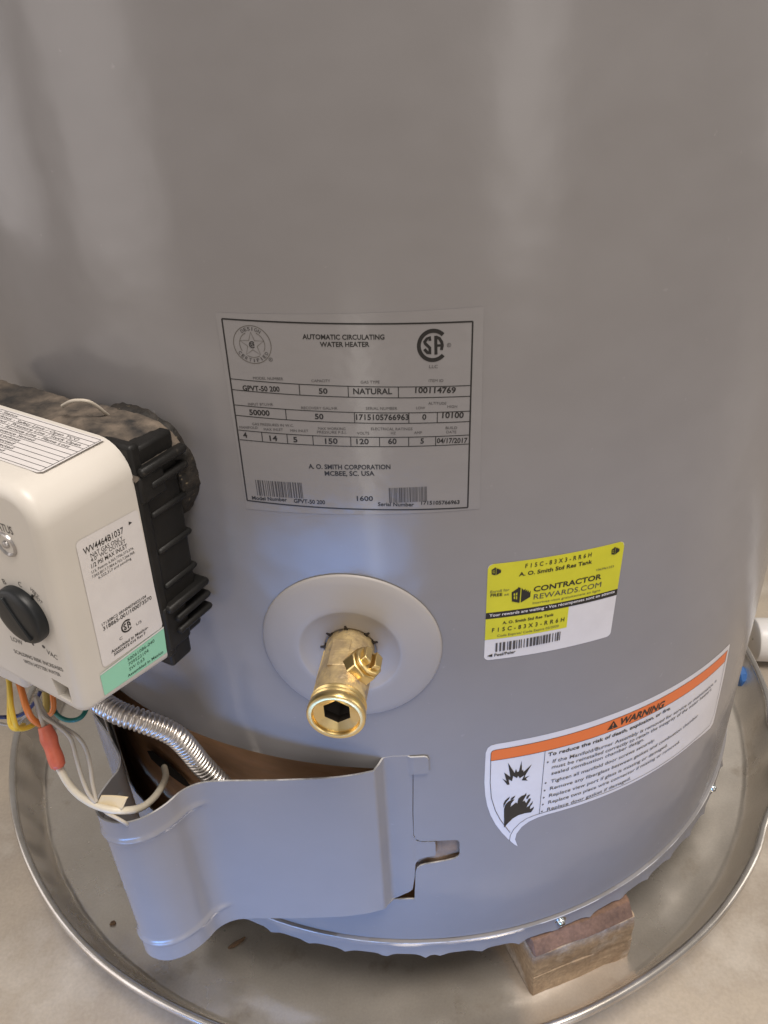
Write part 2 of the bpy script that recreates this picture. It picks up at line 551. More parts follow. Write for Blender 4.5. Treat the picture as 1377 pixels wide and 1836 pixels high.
# ------------------------------------------------------------------ measured tables
# lettering: text, start along the jacket (mm), height (mm), end, height, capital height, weight
RATING_TEXT = [
    ('AUTOMATIC CIRCULATING', -46.47, 484.57, -14.16, 483.86, 1.98, 1),
    ('WATER HEATER', -39.76, 481.42, -20.18, 481.09, 1.99, 1),
    ('MODEL NUMBER', -69.19, 466.92, -56.32, 467.02, 1.25, 0),
    ('CAPACITY', -44.61, 466.44, -36.86, 466.47, 1.14, 0),
    ('GAS TYPE', -24.55, 465.72, -16.96, 465.52, 1.22, 0),
    ('ITEM ID', 2.76, 465.29, 8.63, 464.91, 1.13, 0),
    ('GPVT-50 200', -74.47, 461.82, -58.38, 461.99, 2.27, 1),
    ('50', -41.97, 461.43, -38.36, 461.44, 2.31, 1),
    ('NATURAL', -27.89, 461.2, -12.09, 460.78, 2.47, 1),
    ('100114769', -2.82, 460.88, 13.64, 459.8, 2.46, 1),
    ('INPUT BTU/HR', -73.1, 455.15, -62.05, 455.52, 1.21, 0),
    ('RECOVERY GAL/HR', -50.05, 454.45, -34.9, 454.34, 1.19, 0),
    ('SERIAL NUMBER', -23.17, 454.21, -10.3, 453.81, 1.17, 0),
    ('ALTITUDE', 2.43, 455.41, 9.81, 454.91, 1.16, 0),
    ('LOW', -2.59, 453.63, 1.06, 453.42, 1.17, 0),
    ('HIGH', 10.22, 453.44, 14.23, 453.12, 1.17, 0),
    ('50000', -73.07, 450.88, -64.04, 450.91, 2.44, 1),
    ('50', -44.63, 450.05, -41.03, 450.01, 2.4, 1),
    ('1715105766963', -27.47, 449.72, -5.71, 449.05, 2.47, 1),
    ('0', -0.2, 448.85, 1.48, 448.75, 2.37, 1),
    ('10100', 8.02, 449.05, 16.94, 448.43, 2.56, 1),
    ('GAS PRESSURES IN W.C.', -72.56, 446.11, -54.15, 446.18, 1.15, 0),
    ('MANIFOLD', -78.61, 444.06, -70.31, 444.45, 1.16, 0),
    ('MAX INLET', -67.57, 443.86, -59.08, 444.1, 1.15, 0),
    ('MIN INLET', -55.9, 443.85, -48.07, 443.91, 1.14, 0),
    ('MAX WORKING', -43.78, 445.13, -32.2, 445.03, 1.22, 0),
    ('PRESSURE P.S.I.', -44.37, 443.43, -31.89, 443.34, 1.23, 0),
    ('ELECTRICAL RATINGS', -21.51, 444.89, -4.34, 444.26, 1.21, 0),
    ('VOLTS', -27.48, 442.93, -22.47, 442.85, 1.22, 0),
    ('HZ', -13.33, 442.7, -11.31, 442.62, 1.21, 0),
    ('AMP', -3.71, 442.46, -0.5, 442.28, 1.21, 0),
    ('BUILD', 9.42, 443.86, 14.25, 443.48, 1.21, 0),
    ('DATE', 9.74, 441.87, 13.91, 441.54, 1.22, 0),
    ('4', -77.46, 439.82, -75.57, 439.96, 2.44, 1),
    ('14', -65.53, 439.18, -62.07, 439.28, 2.42, 1),
    ('5', -55.01, 439.02, -53.23, 439.09, 2.4, 1),
    ('150', -41.32, 438.64, -35.93, 438.69, 2.48, 1),
    ('120', -28.02, 438.49, -22.8, 438.42, 2.47, 1),
    ('60', -14.7, 438.3, -11.14, 438.18, 2.46, 1),
    ('5', -1.19, 437.88, 0.25, 437.8, 2.36, 1),
    ('04/17/2017', 5.71, 437.63, 18.57, 436.78, 2.27, 1),
    ('A. O. SMITH CORPORATION', -49.68, 426.51, -14.18, 426.28, 2.19, 1),
    ('MCBEE, SC. USA', -42.82, 423.22, -21.2, 423.28, 2.2, 1),
    ('1600', -29.63, 410.64, -22.49, 410.6, 2.38, 1),
    ('Model Number', -77.83, 408.83, -61.26, 409.21, 1.83, 1),
    ('GPVT-50 200', -58.12, 408.79, -43.89, 408.63, 2.01, 1),
    ('Serial Number', -20.48, 407.97, -4.72, 407.21, 1.87, 1),
    ('1715105766963', -1.5, 407.86, 15.4, 406.97, 1.87, 1),
    ('LLC', 3.02, 471.14, 6.49, 470.92, 1.36, 0),
]
REWARD_TEXT = [
    ('F15C-83X3-RR6H', 47.0, 367.69, 80.9, 366.79, 2.41, 3),
    ('A. O. Smith Std Res Tank', 44.08, 363.46, 81.73, 362.72, 2.18, 1),
    ('Enroll for', 30.45, 355.7, 39.71, 355.64, 1.57, 0),
    ('FREE', 30.5, 353.53, 36.29, 353.27, 1.71, 1),
    ('at', 37.21, 353.12, 39.7, 353.09, 1.32, 0),
    ('CONTRACTOR', 51.87, 352.74, 87.92, 351.7, 3.05, 1),
    ('REWARDS.COM', 52.13, 348.05, 88.29, 346.7, 3.09, 0),
    ('Inscrivez-vous gratuitement en ligne', 51.89, 345.22, 88.27, 344.0, 1.36, 0),
    ('1062961253', 84.52, 357.22, 94.43, 356.73, 1.21, 0),
    ('Your rewards are waiting • Vos récompenses sont en attente', 30.15, 341.31, 96.96, 340.27, 1.77, 2),
    ('A. O. Smith Std Res Tank', 36.97, 335.66, 63.48, 335.4, 1.66, 1),
    ('F15C-83X3-RR6H', 31.75, 331.43, 69.46, 330.37, 2.51, 3),
    ('Code Expires/ Code Expire 02/2020', 34.5, 327.95, 66.7, 327.45, 1.41, 0),
    ('Peel/Peler', 33.4, 315.42, 44.41, 315.69, 1.75, 1),
]
WARN_TEXT = [
    ('WARNING', 113.08, 239.35, 147.62, 235.91, 6.06, 4),
    ('To reduce the risk of death, explosion, or fire.', 67.14, 233.3, 154.81, 229.86, 3.71, 1),
    ('If the Manifold/Burner Assembly is removed for service or maintenance, it', 70.45, 226.78, 206.07, 219.85, 3.47, 0),
    ("must be reinstalled correctly to retain the integrity of the water heater's", 70.21, 221.9, 200.69, 215.99, 3.5, 0),
    ('sealed combustion chamber design.', 70.34, 216.68, 135.28, 214.9, 3.55, 0),
    ('Tighten all manifold door screws securely.', 70.47, 209.79, 145.35, 208.61, 3.6, 0),
    ('Remove any fiberglass between gasket and combustion chamber.', 70.29, 203.73, 189.58, 201.09, 3.65, 0),
    ('Replace view port if glass is missing or damaged.', 70.12, 197.58, 159.16, 195.23, 3.71, 0),
    ('Replace two piece wire connector if missing or removed.', 70.04, 191.64, 172.38, 189.28, 3.75, 0),
    ('Replace door gasket if damaged.', 69.74, 185.37, 129.35, 184.1, 3.81, 0),
]
BURST = [[40.52, 223.13], [43.22, 219.97], [41.45, 227.83], [45.27, 223.08], [43.5, 235.06], [47.67, 225.73], [48.37, 228.81], [49.23, 226.0], [50.16, 226.2], [51.44, 234.67], [52.01, 226.14], [52.63, 227.12], [52.97, 224.91], [57.66, 229.8], [54.24, 221.93], [53.82, 219.92], [56.85, 220.79], [54.63, 218.81], [55.85, 216.9], [52.2, 218.26], [53.71, 222.33], [50.92, 220.31], [49.97, 222.72], [49.21, 221.04], [46.93, 223.34], [46.42, 219.2], [44.34, 221.2], [45.01, 216.72], [43.67, 216.84]]
FLAME = [[43.1, 179.19], [42.46, 196.29], [43.09, 199.62], [44.72, 201.91], [47.06, 203.23], [48.44, 202.83], [46.84, 200.06], [46.27, 196.98], [48.27, 198.65], [49.59, 200.0], [50.51, 198.72], [50.85, 202.85], [52.84, 204.71], [54.56, 204.91], [55.58, 206.55], [55.7, 204.29], [54.69, 202.14], [53.6, 199.51], [54.8, 199.87], [55.98, 197.23], [57.21, 200.57], [58.6, 200.86], [58.53, 198.89], [56.95, 195.4], [56.35, 193.33], [57.89, 194.33], [59.19, 196.41], [60.17, 197.82], [59.94, 195.64], [58.65, 193.31], [58.59, 191.05], [60.15, 191.78], [61.09, 192.71], [60.92, 190.74], [59.47, 187.94], [55.71, 188.46], [51.5, 188.04], [48.09, 186.02], [45.42, 182.68]]
FLICK_A = [[42.08, 197.4], [42.02, 201.16], [42.79, 203.43], [44.43, 205.21], [45.74, 206.42], [45.3, 204.47], [43.69, 201.95], [42.75, 199.72]]
FLICK_B = [[46.02, 203.53], [46.65, 204.83], [48.99, 206.12], [48.38, 204.33], [47.23, 203.18]]
FLICK_C = [[55.86, 201.02], [55.88, 202.75], [56.85, 204.16], [58.24, 204.2], [57.3, 202.29], [56.5, 200.81]]
WIRE = {
    'white': [[-0.1934, -0.2923, 0.2694], [-0.1875, -0.2993, 0.2637], [-0.1813, -0.3041, 0.2597], [-0.1732, -0.3076, 0.256], [-0.1648, -0.3091, 0.2534], [-0.1579, -0.3075, 0.2504], [-0.1543, -0.2982, 0.2408], [-0.153, -0.2843, 0.2309], [-0.1531, -0.2703, 0.2231], [-0.1555, -0.2557, 0.2144], [-0.1606, -0.2425, 0.2071]],
    'thin_a': [[-0.2023, -0.2757, 0.302], [-0.1991, -0.2806, 0.294], [-0.1922, -0.2835, 0.2893], [-0.1858, -0.2871, 0.2854], [-0.1835, -0.2897, 0.2811], [-0.1817, -0.2942, 0.2757], [-0.1794, -0.2995, 0.2671], [-0.1754, -0.3055, 0.2613], [-0.1722, -0.3077, 0.2578]],
    'thin_b': [[-0.2034, -0.272, 0.2984], [-0.1984, -0.2777, 0.2893], [-0.1892, -0.2822, 0.2857], [-0.1811, -0.2871, 0.2834], [-0.1772, -0.2907, 0.2776], [-0.1752, -0.296, 0.271], [-0.1742, -0.3012, 0.2645], [-0.1719, -0.3075, 0.258]],
    'thin_c': [[-0.172, -0.3072, 0.2567], [-0.1677, -0.3097, 0.2526], [-0.1619, -0.3121, 0.2505], [-0.1587, -0.3121, 0.2467], [-0.1595, -0.3083, 0.2396]],
    'lead': [[-0.2031, -0.2735, 0.3018], [-0.2004, -0.2795, 0.2958], [-0.1985, -0.2834, 0.2896], [-0.1971, -0.2861, 0.2851]],
    'conn': [[-0.198, -0.2837, 0.2891], [-0.1965, -0.2864, 0.2846], [-0.1948, -0.2895, 0.2796], [-0.1929, -0.2929, 0.2742], [-0.1917, -0.2951, 0.2705]],
    'yellow_a': [[-0.2202, -0.261, 0.3068], [-0.2147, -0.2739, 0.305], [-0.2131, -0.2799, 0.301], [-0.2121, -0.2836, 0.2949], [-0.212, -0.2837, 0.289], [-0.2103, -0.2804, 0.2849], [-0.2081, -0.2758, 0.2827], [-0.2083, -0.267, 0.2781]],
    'yellow_b': [[-0.2221, -0.2588, 0.3009], [-0.2185, -0.2702, 0.2976], [-0.2157, -0.2806, 0.294], [-0.2146, -0.2838, 0.2908], [-0.2123, -0.284, 0.2885], [-0.2134, -0.2758, 0.2827]],
    'orange_a': [[-0.2153, -0.2627, 0.3041], [-0.2087, -0.274, 0.3047], [-0.2055, -0.2805, 0.2999], [-0.2043, -0.2814, 0.2928], [-0.2024, -0.2795, 0.2862]],
    'orange_b': [[-0.2059, -0.2529, 0.2818], [-0.2055, -0.2557, 0.2773], [-0.2063, -0.2578, 0.2739], [-0.2096, -0.2591, 0.2717]],
    'olive': [[-0.2073, -0.2558, 0.2867], [-0.2073, -0.2593, 0.281], [-0.2079, -0.2616, 0.2772]],
    'blue': [[-0.2384, -0.2587, 0.2725], [-0.2329, -0.2588, 0.2723], [-0.2301, -0.2552, 0.2687], [-0.2247, -0.2543, 0.27], [-0.2188, -0.2517, 0.2743], [-0.2147, -0.2482, 0.2799]],
    'green': [[-0.2086, -0.2526, 0.2727], [-0.2034, -0.2591, 0.2717], [-0.1978, -0.262, 0.2708], [-0.1923, -0.262, 0.2709], [-0.1893, -0.2592, 0.2716], [-0.1884, -0.2525, 0.2729]],
    'white_loop': [[-0.2436, -0.2527, 0.2632], [-0.238, -0.2537, 0.2616], [-0.2342, -0.2538, 0.2614], [-0.2308, -0.2488, 0.2599], [-0.2261, -0.2464, 0.2638]],
    'tag': [[-0.172, -0.3083, 0.2568], [-0.1692, -0.3058, 0.2608], [-0.1559, -0.3066, 0.2594], [-0.1594, -0.3101, 0.2538]],
    'tube': [[-0.1824, -0.2605, 0.2883], [-0.1695, -0.2726, 0.2908], [-0.1599, -0.2784, 0.2896], [-0.1506, -0.2801, 0.2862], [-0.141, -0.2783, 0.2775], [-0.1346, -0.277, 0.2689], [-0.1308, -0.2744, 0.2558], [-0.1271, -0.2728, 0.2426], [-0.1225, -0.2728, 0.233], [-0.1177, -0.2727, 0.2232], [-0.1122, -0.2718, 0.2071]],
    'top': [[-0.1537, -0.26, 0.4548], [-0.1467, -0.2651, 0.459], [-0.1405, -0.2662, 0.4591], [-0.1378, -0.2642, 0.456], [-0.1361, -0.2606, 0.4509], [-0.1359, -0.2539, 0.4446]],
}


# ================================================================== setting
mb = MB()
g = 40
ext = [-6, -3, -1.6, -1.0, -0.6, -0.3, 0, 0.3, 0.6, 1.0, 1.6, 3, 6]
V = [(x, y, -0.003) for y in ext for x in ext]
F = [(j * 13 + i, j * 13 + i + 1, (j + 1) * 13 + i + 1, (j + 1) * 13 + i) for j in range(12) for i in range(12)]
mb.add(V, F, 'floor')
tag(mb.build("floor"), kind='structure')

# ================================================================== drain pan
PC = Vector((-0.0209, 0.0212, 0))
pan = empty("drain_pan", PC)
tag(pan, "round shallow aluminium drip tray under the grey water heater, with a dented rolled rim", "drain pan")


def dent(a):
    """How far the rim is pushed in or out at angle a (0 = +x)."""
    d = 0.0
    for c, w, h in ((-0.50, 0.035, 0.004), (-0.43, 0.03, -0.004), (-0.36, 0.03, 0.0035), (-0.28, 0.04, -0.003), (-0.62, 0.05, -0.002)):
        d += h * math.exp(-((a - c) / w) ** 2)
    d += 0.0012 * noise.noise(Vector((math.cos(a) * 3, math.sin(a) * 3, 4.0)))
    return d


def pan_ring(mb, prof, key, n=220, w=1.0, zf=0.0):
    V, F = [], []
    for r, z, k in prof:
        for i in range(n):
            a = 2 * PI * i / n
            aa = a if a < PI else a - 2 * PI
            rr = r + dent(aa) * k
            zz = z + k * 0.5 * dent(aa + 0.02)
            V.append((rr * math.cos(a), rr * math.sin(a), zz))
    for j in range(len(prof) - 1):
        for i in range(n):
            F.append((j * n + i, j * n + (i + 1) % n, (j + 1) * n + (i + 1) % n, (j + 1) * n + i))
    mb.add(V, F, key)
    return n


mb = MB()
prof = [(0.001, 0.0, 0), (0.10, 0.0, 0), (0.20, 0.0004, 0), (0.28, 0.0, 0), (0.318, 0.0003, 0), (0.3325, 0.0006, 0), (0.3363, 0.0022, 0.05),
        (0.3385, 0.006, 0.1), (0.3455, 0.022, 0.5), (0.3515, 0.036, 0.9), (0.3530, 0.0395, 1.0), (0.3522, 0.0395, 1.0), (0.3450, 0.0225, 0.5), (0.338, 0.0062, 0.1), (0.334, 0.0, 0.0)]
# inner skin then outer skin a sheet's thickness away
prof = prof[:11] + [(0.3545, 0.0395, 1.0), (0.3467, 0.0215, 0.5), (0.3397, 0.0055, 0.1), (0.336, -0.001, 0), (0.2, -0.0015, 0), (0.001, -0.0015, 0)]
pan_ring(mb, prof, 'pan')
mb.build("tray", pan, angle=60)
mb = MB()
prof = []
for k in range(13):
    a = 2 * PI * k / 12
    prof.append((0.3547 + 0.0030 * math.cos(a), 0.0400 + 0.0030 * math.sin(a), 1.0))
pan_ring(mb, prof, 'rim')
mb.build("rolled_rim", pan, angle=80)
# outlet fitting through the right wall
mb = MB()
lathe(mb, [(0.002, 0.0), (0.006, 0.0), (0.0095, 0.0005), (0.0110, 0.002), (0.0110, 0.007), (0.009, 0.009), (0.009, 0.016)], (0.3400, -0.0240, 0.0215), (1, 0, 0.1), 'blue_plastic', 10)
fit = mb.build("outlet_fitting", pan, angle=30)

# white pipe leaving the pan
pp = empty("drain_pipe", (0.338, 0.048, 0.0))
tag(pp, "white plastic pipe lying on the floor outside the pan's right rim", "pipe")
mb = MB()
lathe(mb, [(0.001, 0.0), (0.0195, 0.0), (0.0215, 0.001), (0.0225, 0.003), (0.0225, 0.040), (0.0215, 0.041), (0.0175, 0.0415), (0.0175, 0.4), (0.001, 0.4)], (0.019, 0.0, 0.0235), (1, -0.12, 0), 'pvc', 40)
mb.build("pipe_body", pp, angle=35)

# ================================================================== brick under the heater
bk = empty("support_brick", (0.1051, -0.2699, 0.0))
bk.rotation_euler = (0, 0, math.atan2(0.0248, 0.0755))
tag(bk, "stained tan brick with a red brown top wedged under the heater's edge", "brick")


def rough_block(mb, x0, x1, y0, y1, z0, z1, key, amp=0.0010, seed=0.0, lean=0.0):
    n = 12
    import itertools
    bm = bmesh.new()
    bmesh.ops.create_cube(bm, size=1.0)
    bmesh.ops.bevel(bm, geom=list(bm.edges), offset=0.012, segments=1, affect='EDGES')
    bmesh.ops.subdivide_edges(bm, edges=list(bm.edges), cuts=7, use_grid_fill=True)
    for v in bm.verts:
        fx, fy, fz = v.co.x + 0.5, v.co.y + 0.5, v.co.z + 0.5
        p = Vector((x0 + (x1 - x0) * fx, y0 + (y1 - y0) * fy, z0 + (z1 - z0) * fz))
        k = noise.noise_vector(p * 90 + Vector((seed, 0, 0)))
        p += k * amp + noise.noise_vector(p * 30 + Vector((seed, 5, 0))) * amp * 1.2
        p.y += lean * fz
        v.co = p
    bmesh.ops.triangulate(bm, faces=list(bm.faces))
    bm.verts.index_update()
    mb.add([v.co.copy() for v in bm.verts], [[v.index for v in f.verts] for f in bm.faces], key)
    bm.free()


mb = MB()
rough_block(mb, -0.040, 0.040, 0.0, 0.16, 0.0, 0.0225, 'brick', seed=1.0)
mb.build("lower_course", bk, angle=50)
mb = MB()
rough_block(mb, -0.0402, 0.0397, 0.0003, 0.16, 0.0226, 0.0475, 'brick', seed=4.0)
mb.build("upper_course", bk, angle=50)
mb = MB()
rough_block(mb, -0.0395, 0.0390, 0.0008, 0.16, 0.0476, 0.0572, 'brick_red', seed=9.0, lean=0.006)
mb.build("red_top", bk, angle=50)

# crumbs in the pan
for nm, loc, rz, sc, lab in (("rust_flake", (-0.1466, -0.2335, 0.0012), 0.55, (0.0078, 0.0017, 0.0009), "rusty brown sliver lying in the pan in front of the access door"),
                             ("rust_flake", (-0.2458, -0.2125, 0.0014), 0.1, (0.0025, 0.0019, 0.0011), "small dark crumb in the pan left of the access door")):
    bm = bmesh.new()
    bmesh.ops.create_icosphere(bm, subdivisions=2, radius=1.0)
    for v in bm.verts:
        k = 1 + 0.45 * noise.noise(v.co * 1.7 + Vector((loc[0] * 99, 0, 0)))
        v.co = Vector((v.co.x * sc[0] * k, v.co.y * sc[1] * k, v.co.z * sc[2] * k))
    me = bpy.data.meshes.new(nm)
    bm.to_mesh(me)
    bm.free()
    me.materials.append(M['rust'])
    o = bpy.data.objects.new(nm, me)
    COL.objects.link(o)
    o.location = loc
    o.rotation_euler = (0, 0, rz)
    tag(o, lab, "debris")

# ================================================================== water heater
R = 0.280
wh = empty("water_heater", (0, 0, 0.058))
tag(wh, "large grey cylindrical water heater with brass valve and labels, standing in a metal pan", "water heater")
WP = empty("origin_helper") if False else None


def child(mb, name, **k):
    o = mb.build(name, wh, **k)
    o.matrix_parent_inverse = Matrix.Translation((0, 0, -0.058))
    return o


# ---- jacket with the burner opening
hole = [(-9.5, 234.6), (-10.5, 200), (-10.7, 181), (-9.6, 177), (-7.5, 175.2), (-4, 174.7), (13.2, 174.0), (15.4, 173.2), (16.3, 171.2), (16.4, 160.2), (15.7, 157.9), (13.4, 156.2), (8, 154.8),
        (-4.5, 152.6), (-7.6, 151.2), (-9.6, 148.6), (-10.4, 145), (-11.6, 124.5), (-11.9, 117.6), (-21, 117.2), (-60, 117.2), (-240, 117.2), (-246, 123), (-246, 232), (-240, 238), (-26, 238), (-9.5, 238)]
CIRC = 280 * PI
mb = MB()
ss = frange(-CIRC + 8, CIRC - 8, 8.0)
zs = [76, 84, 100, 117, 135, 155, 175, 195, 215, 238, 262, 300, 360, 440, 540, 660, 800, 960]
outer = [(-CIRC, 73.2), (CIRC, 73.2), (CIRC, 1100.0), (-CIRC, 1100.0)]
sheet(mb, tri2d(outer, [hole], ss, zs, step=8.0), cyl_fn(R), 'paint', thick=0.0009, edge_key='paint_edge')
child(mb, "jacket")

# ---- base ring with a crimped lower edge
mb = MB()
n = 560
prof = [(0.2770, 0.0735, 0), (0.2775, 0.0722, 0), (0.2819, 0.0722, 0), (0.2822, 0.0716, 0), (0.2818, 0.0711, 0), (0.2815, 0.0700, 0), (0.2815, 0.0660, 0.1), (0.2818, 0.0620, 0.5), (0.2822, 0.0592, 1.0), (0.2814, 0.0590, 1.0), (0.2800, 0.064, 0.3), (0.279, 0.072, 0)]
V, F = [], []
for r, z, k in prof:
    for i in range(n):
        a = 2 * PI * i / n
        ph = (a * 280 / 26.5 + 0.35) % 1.0
        cusp = max(0.0, 1 - abs(ph - 0.5) / 0.34) ** 2.2 * (0.75 + 0.5 * noise.noise(Vector((math.cos(a) * 14, math.sin(a) * 14, 2.0))))
        wob = 0.0004 * noise.noise(Vector((math.cos(a) * 9, math.sin(a) * 9, z * 200)))
        rr = r + k * (0.0020 * cusp) + wob
        zz = z - k * (0.0022 * cusp - 0.0004) + wob
        V.append((rr * math.sin(a), -rr * math.cos(a), zz))
for j in range(len(prof) - 1):
    for i in range(n):
        F.append((j * n + i, (j + 1) * n + i, (j + 1) * n + (i + 1) % n, j * n + (i + 1) % n))
mb.add(V, F, 'paint')
ke = mb.mat('paint_edge')
for j in (2, 3, 8):  # ledge and lower edge: scratches plus a painted highlight
    for i in range(n):
        mb.m[j * n + i] = ke
child(mb, "base_ring", angle=60)

# base plate closing the underside
mb = MB()
lathe(mb, [(0.0005, 0.066), (0.2795, 0.066), (0.2795, 0.067), (0.0005, 0.067)], (0, 0, 0), (0, 0, 1), 'hollow', 64)
child(mb, "base_plate")

# ---- screws on the base ring
for s, z in ((87.2, 65.6), (262.0, 66.0)):
    a = s / 280
    nrm = Vector((math.sin(a), -math.cos(a), 0))
    org = nrm * 0.2816 + Vector((0, 0, z / 1000))
    mb = MB()
    lathe(mb, [(0.0001, 0.0030), (0.0013, 0.0030), (0.0022, 0.0025), (0.0029, 0.0012), (0.0030, 0.0), (0.0042, 0.0), (0.0043, -0.0006)], org, nrm, 'zinc', 14)
    hexa(mb, [org + nrm * d + Vector((math.cos(a) * x, math.sin(a) * x, zz)) for d in (0.00295, 0.0031) for x, zz in ((-0.0018, -0.0003), (0.0018, -0.0003), (0.0018, 0.0003), (-0.0018, 0.0003))], 'bore')
    child(mb, "screw", angle=50)

# ---- inner chamber seen through the opening
mb = MB()
n = 120
V, F = [], []
prof = [(0.2785, 0.080), (0.273, 0.081), (0.269, 0.09), (0.2665, 0.12), (0.2655, 0.16), (0.266, 0.20), (0.2665, 0.25), (0.2668, 0.300), (0.2785, 0.302)]
for r, z in prof:
    for i in range(n + 1):
        a = rad(-75 + 95 * i / n)
        rr = r + 0.0010 * noise.noise(Vector((a * 9, z * 30, 0)))
        V.append((rr * math.sin(a), -rr * math.cos(a), z))
for j in range(len(prof) - 1):
    for i in range(n):
        F.append((j * (n + 1) + i, j * (n + 1) + i + 1, (j + 1) * (n + 1) + i + 1, (j + 1) * (n + 1) + i))
mb.add(V, F, 'copper')
ch = child(mb, "burner_chamber", angle=50)
# flat dark patch on the chamber wall, painted as a manifold opening's shade
mb = MB()
fnc = cyl_fn(0.2525)
fillpoly(mb, [(-226, 160), (-216, 167), (-196, 168), (-180, 163), (-174, 157), (-184, 154), (-222, 154)], cyl_fn(0.2678), 'hollow', step=6)
o = mb.build("manifold_slot", ch)
mb = MB()
sheet(mb, tri2d([(-9, 150), (20, 150), (20, 178), (-9, 178)], (), frange(-6, 18, 3), frange(153, 175, 3), step=3),
      lambda s, z: (cyl_fn(0.2768)(s, z)[0] + cyl_fn(0.27)(s, z)[1] * (0.0016 * noise.noise(Vector((s * 0.12, z * 0.12, 0)))), cyl_fn(0.27)(s, z)[1]), 'wool', custom=False)
child(mb, "insulation_pad")

# ---- access door
PLAN = [(-5.2, .2803), (-5.32, .2808), (-5.40, .2816), (-6.05, .2866), (-6.15, .2873), (-6.3, .2877), (-8.2, .2908), (-10.3, .2936), (-12.6, .2962), (-16.0, .3003), (-18.8, .3042), (-21.5, .3087), (-23.0, .3122), (-24.0, .3160),
        (-24.7, .3220), (-25.05, .3300), (-25.5, .3365), (-26.1, .3425), (-26.9, .3474), (-27.8, .3506), (-28.6, .3518), (-29.4, .3519), (-30.2, .3503), (-30.9, .3465), (-31.4, .3415), (-31.75, .3330),
        (-32.1, .3250), (-32.9, .3192), (-34.2, .3152), (-36.9, .3100), (-40.8, .3046), (-45.0, .2965), (-49.0, .2892), (-52.0, .2845), (-53.5, .2815)]
plan = [Vector((r * math.sin(rad(t)), -r * math.cos(rad(t)))) for t, r in PLAN]
# resample as a smooth curve by arc length; l = -25.4 mm where the flush part starts
curve = []
for i in range(len(plan) - 1):
    p0, p1, p2, p3 = plan[max(i - 1, 0)], plan[i], plan[i + 1], plan[min(i + 2, len(plan) - 1)]
    for k in range(8):
        t = k / 8
        curve.append(0.5 * ((2 * p1) + (p2 - p0) * t + (2 * p0 - 5 * p1 + 4 * p2 - p3) * t * t + (3 * p1 - p0 - 3 * p2 + p3) * t ** 3))
curve.append(plan[-1])
arc = [0.0]
for a, b in zip(curve, curve[1:]):
    arc.append(arc[-1] + (b - a).length * 1000)
LTOT = arc[-1]
L0 = -25.4


def ell_of(theta, r):
    q = Vector((r * math.sin(rad(theta)), -r * math.cos(rad(theta))))
    i = min(range(len(curve)), key=lambda k: (curve[k] - q).length)
    return L0 - arc[i]


B0, B1 = ell_of(-24.2, .317), ell_of(-31.9, .329)      # the bulge


def door_fn(l, z):
    if l >= L0:
        a = l / 280.0
        nrm = Vector((math.sin(a), -math.cos(a), 0))
        r = 0.2802
        if z > 233.5 and l > -11:
            r = 0.2814
        if z < 178 and l > -10.3:
            r = 0.2797
        P = nrm * r
    else:
        d = L0 - l
        lo, hi = 0, len(arc) - 1
        while hi - lo > 1:
            m = (lo + hi) // 2
            if arc[m] <= d:
                lo = m
            else:
                hi = m
        t = (d - arc[lo]) / max(1e-9, arc[hi] - arc[lo])
        t = min(1.0, max(0.0, t))
        p = curve[lo].lerp(curve[hi], t)
        tg = (curve[min(hi + 1, len(curve) - 1)] - curve[max(lo - 1, 0)]).normalized()
        n2 = Vector((tg.y, -tg.x))
        if n2.dot(p) < 0:
            n2 = -n2
        # pressed beads round the bulge
        if B1 - 2 < l < B0 + 8:
            wdt = 1.5
            fade = min(1.0, (B0 + 8 - l) / 6.0) * min(1.0, (l - B1 + 2) / 4.0)
            h = math.exp(-((z - 228.5) / wdt) ** 2) + math.exp(-((z - 135.0) / wdt) ** 2)
            p = p + n2 * (0.0015 * h * fade)
            # the flange beyond each bead sits a hair proud
            p = p + n2 * (0.0005 * fade * (1 if (z > 228.5 or z < 135) else 0))
        P = Vector((p.x, p.y, 0))
        nrm = Vector((n2.x, n2.y, 0))
    return Vector((P.x, P.y, z / 1000.0)), nrm


LE = L0 - LTOT
dout = [(-10.9, 200), (-10.9, 180), (-9.0, 174.6), (-5, 173.6), (1.2, 173.2), (2.0, 172.5), (2.0, 161.0), (1.2, 160.0), (-4.0, 159.0), (-8.0, 157.2), (-10.4, 153.5), (-11.4, 139), (-12.8, 128), (-15.5, 124.8), (-18.2, 123.2), (-21.5, 120.5), (-24.0, 119.0), (-32.0, 118),
        (LE + 3, 118), (LE, 121), (LE, 241.5), (LE + 3, 244.5), (-34.5, 244.5), (-29.0, 245.4), (-24.5, 247.2), (-20.2, 248.2), (-3.2, 248.5), (-1.7, 247.8), (-1.0, 246), (-1.0, 236.2), (-1.8, 235.2), (-9.9, 234.6)]
lx = frange(LE + 1.2, 3, 1.6)
lz = [121, 126, 131, 133, 134, 135, 136, 137, 139, 145, 152, 160, 168, 172, 180, 190, 200, 210, 218, 224, 226.5, 227.5, 228.5, 229.5, 230.5, 233, 236, 240, 243, 246]
mb = MB()
sheet(mb, tri2d(dout, (), lx, lz, step=1.6), door_fn, 'paint', thick=0.0010, edge_key='paint_edge', custom=False)
child(mb, "access_door", angle=50)

# ---- escutcheon dish round the drain valve
a = -38.2 / 280
vn = Vector((math.sin(a), -math.cos(a), 0))
vt = Vector((math.cos(a), math.sin(a), 0))
VZ = 0.3255
vo = vn * R + Vector((0, 0, VZ))


def dish_jit(p, r, d, ang):
    # lies on the curved jacket at its rim, flatter towards the middle
    x = (p - vo).dot(vt)
    sag = R - math.sqrt(R * R - x * x)
    return p - vn * sag * min(1.0, (r / 0.045) ** 1.0)


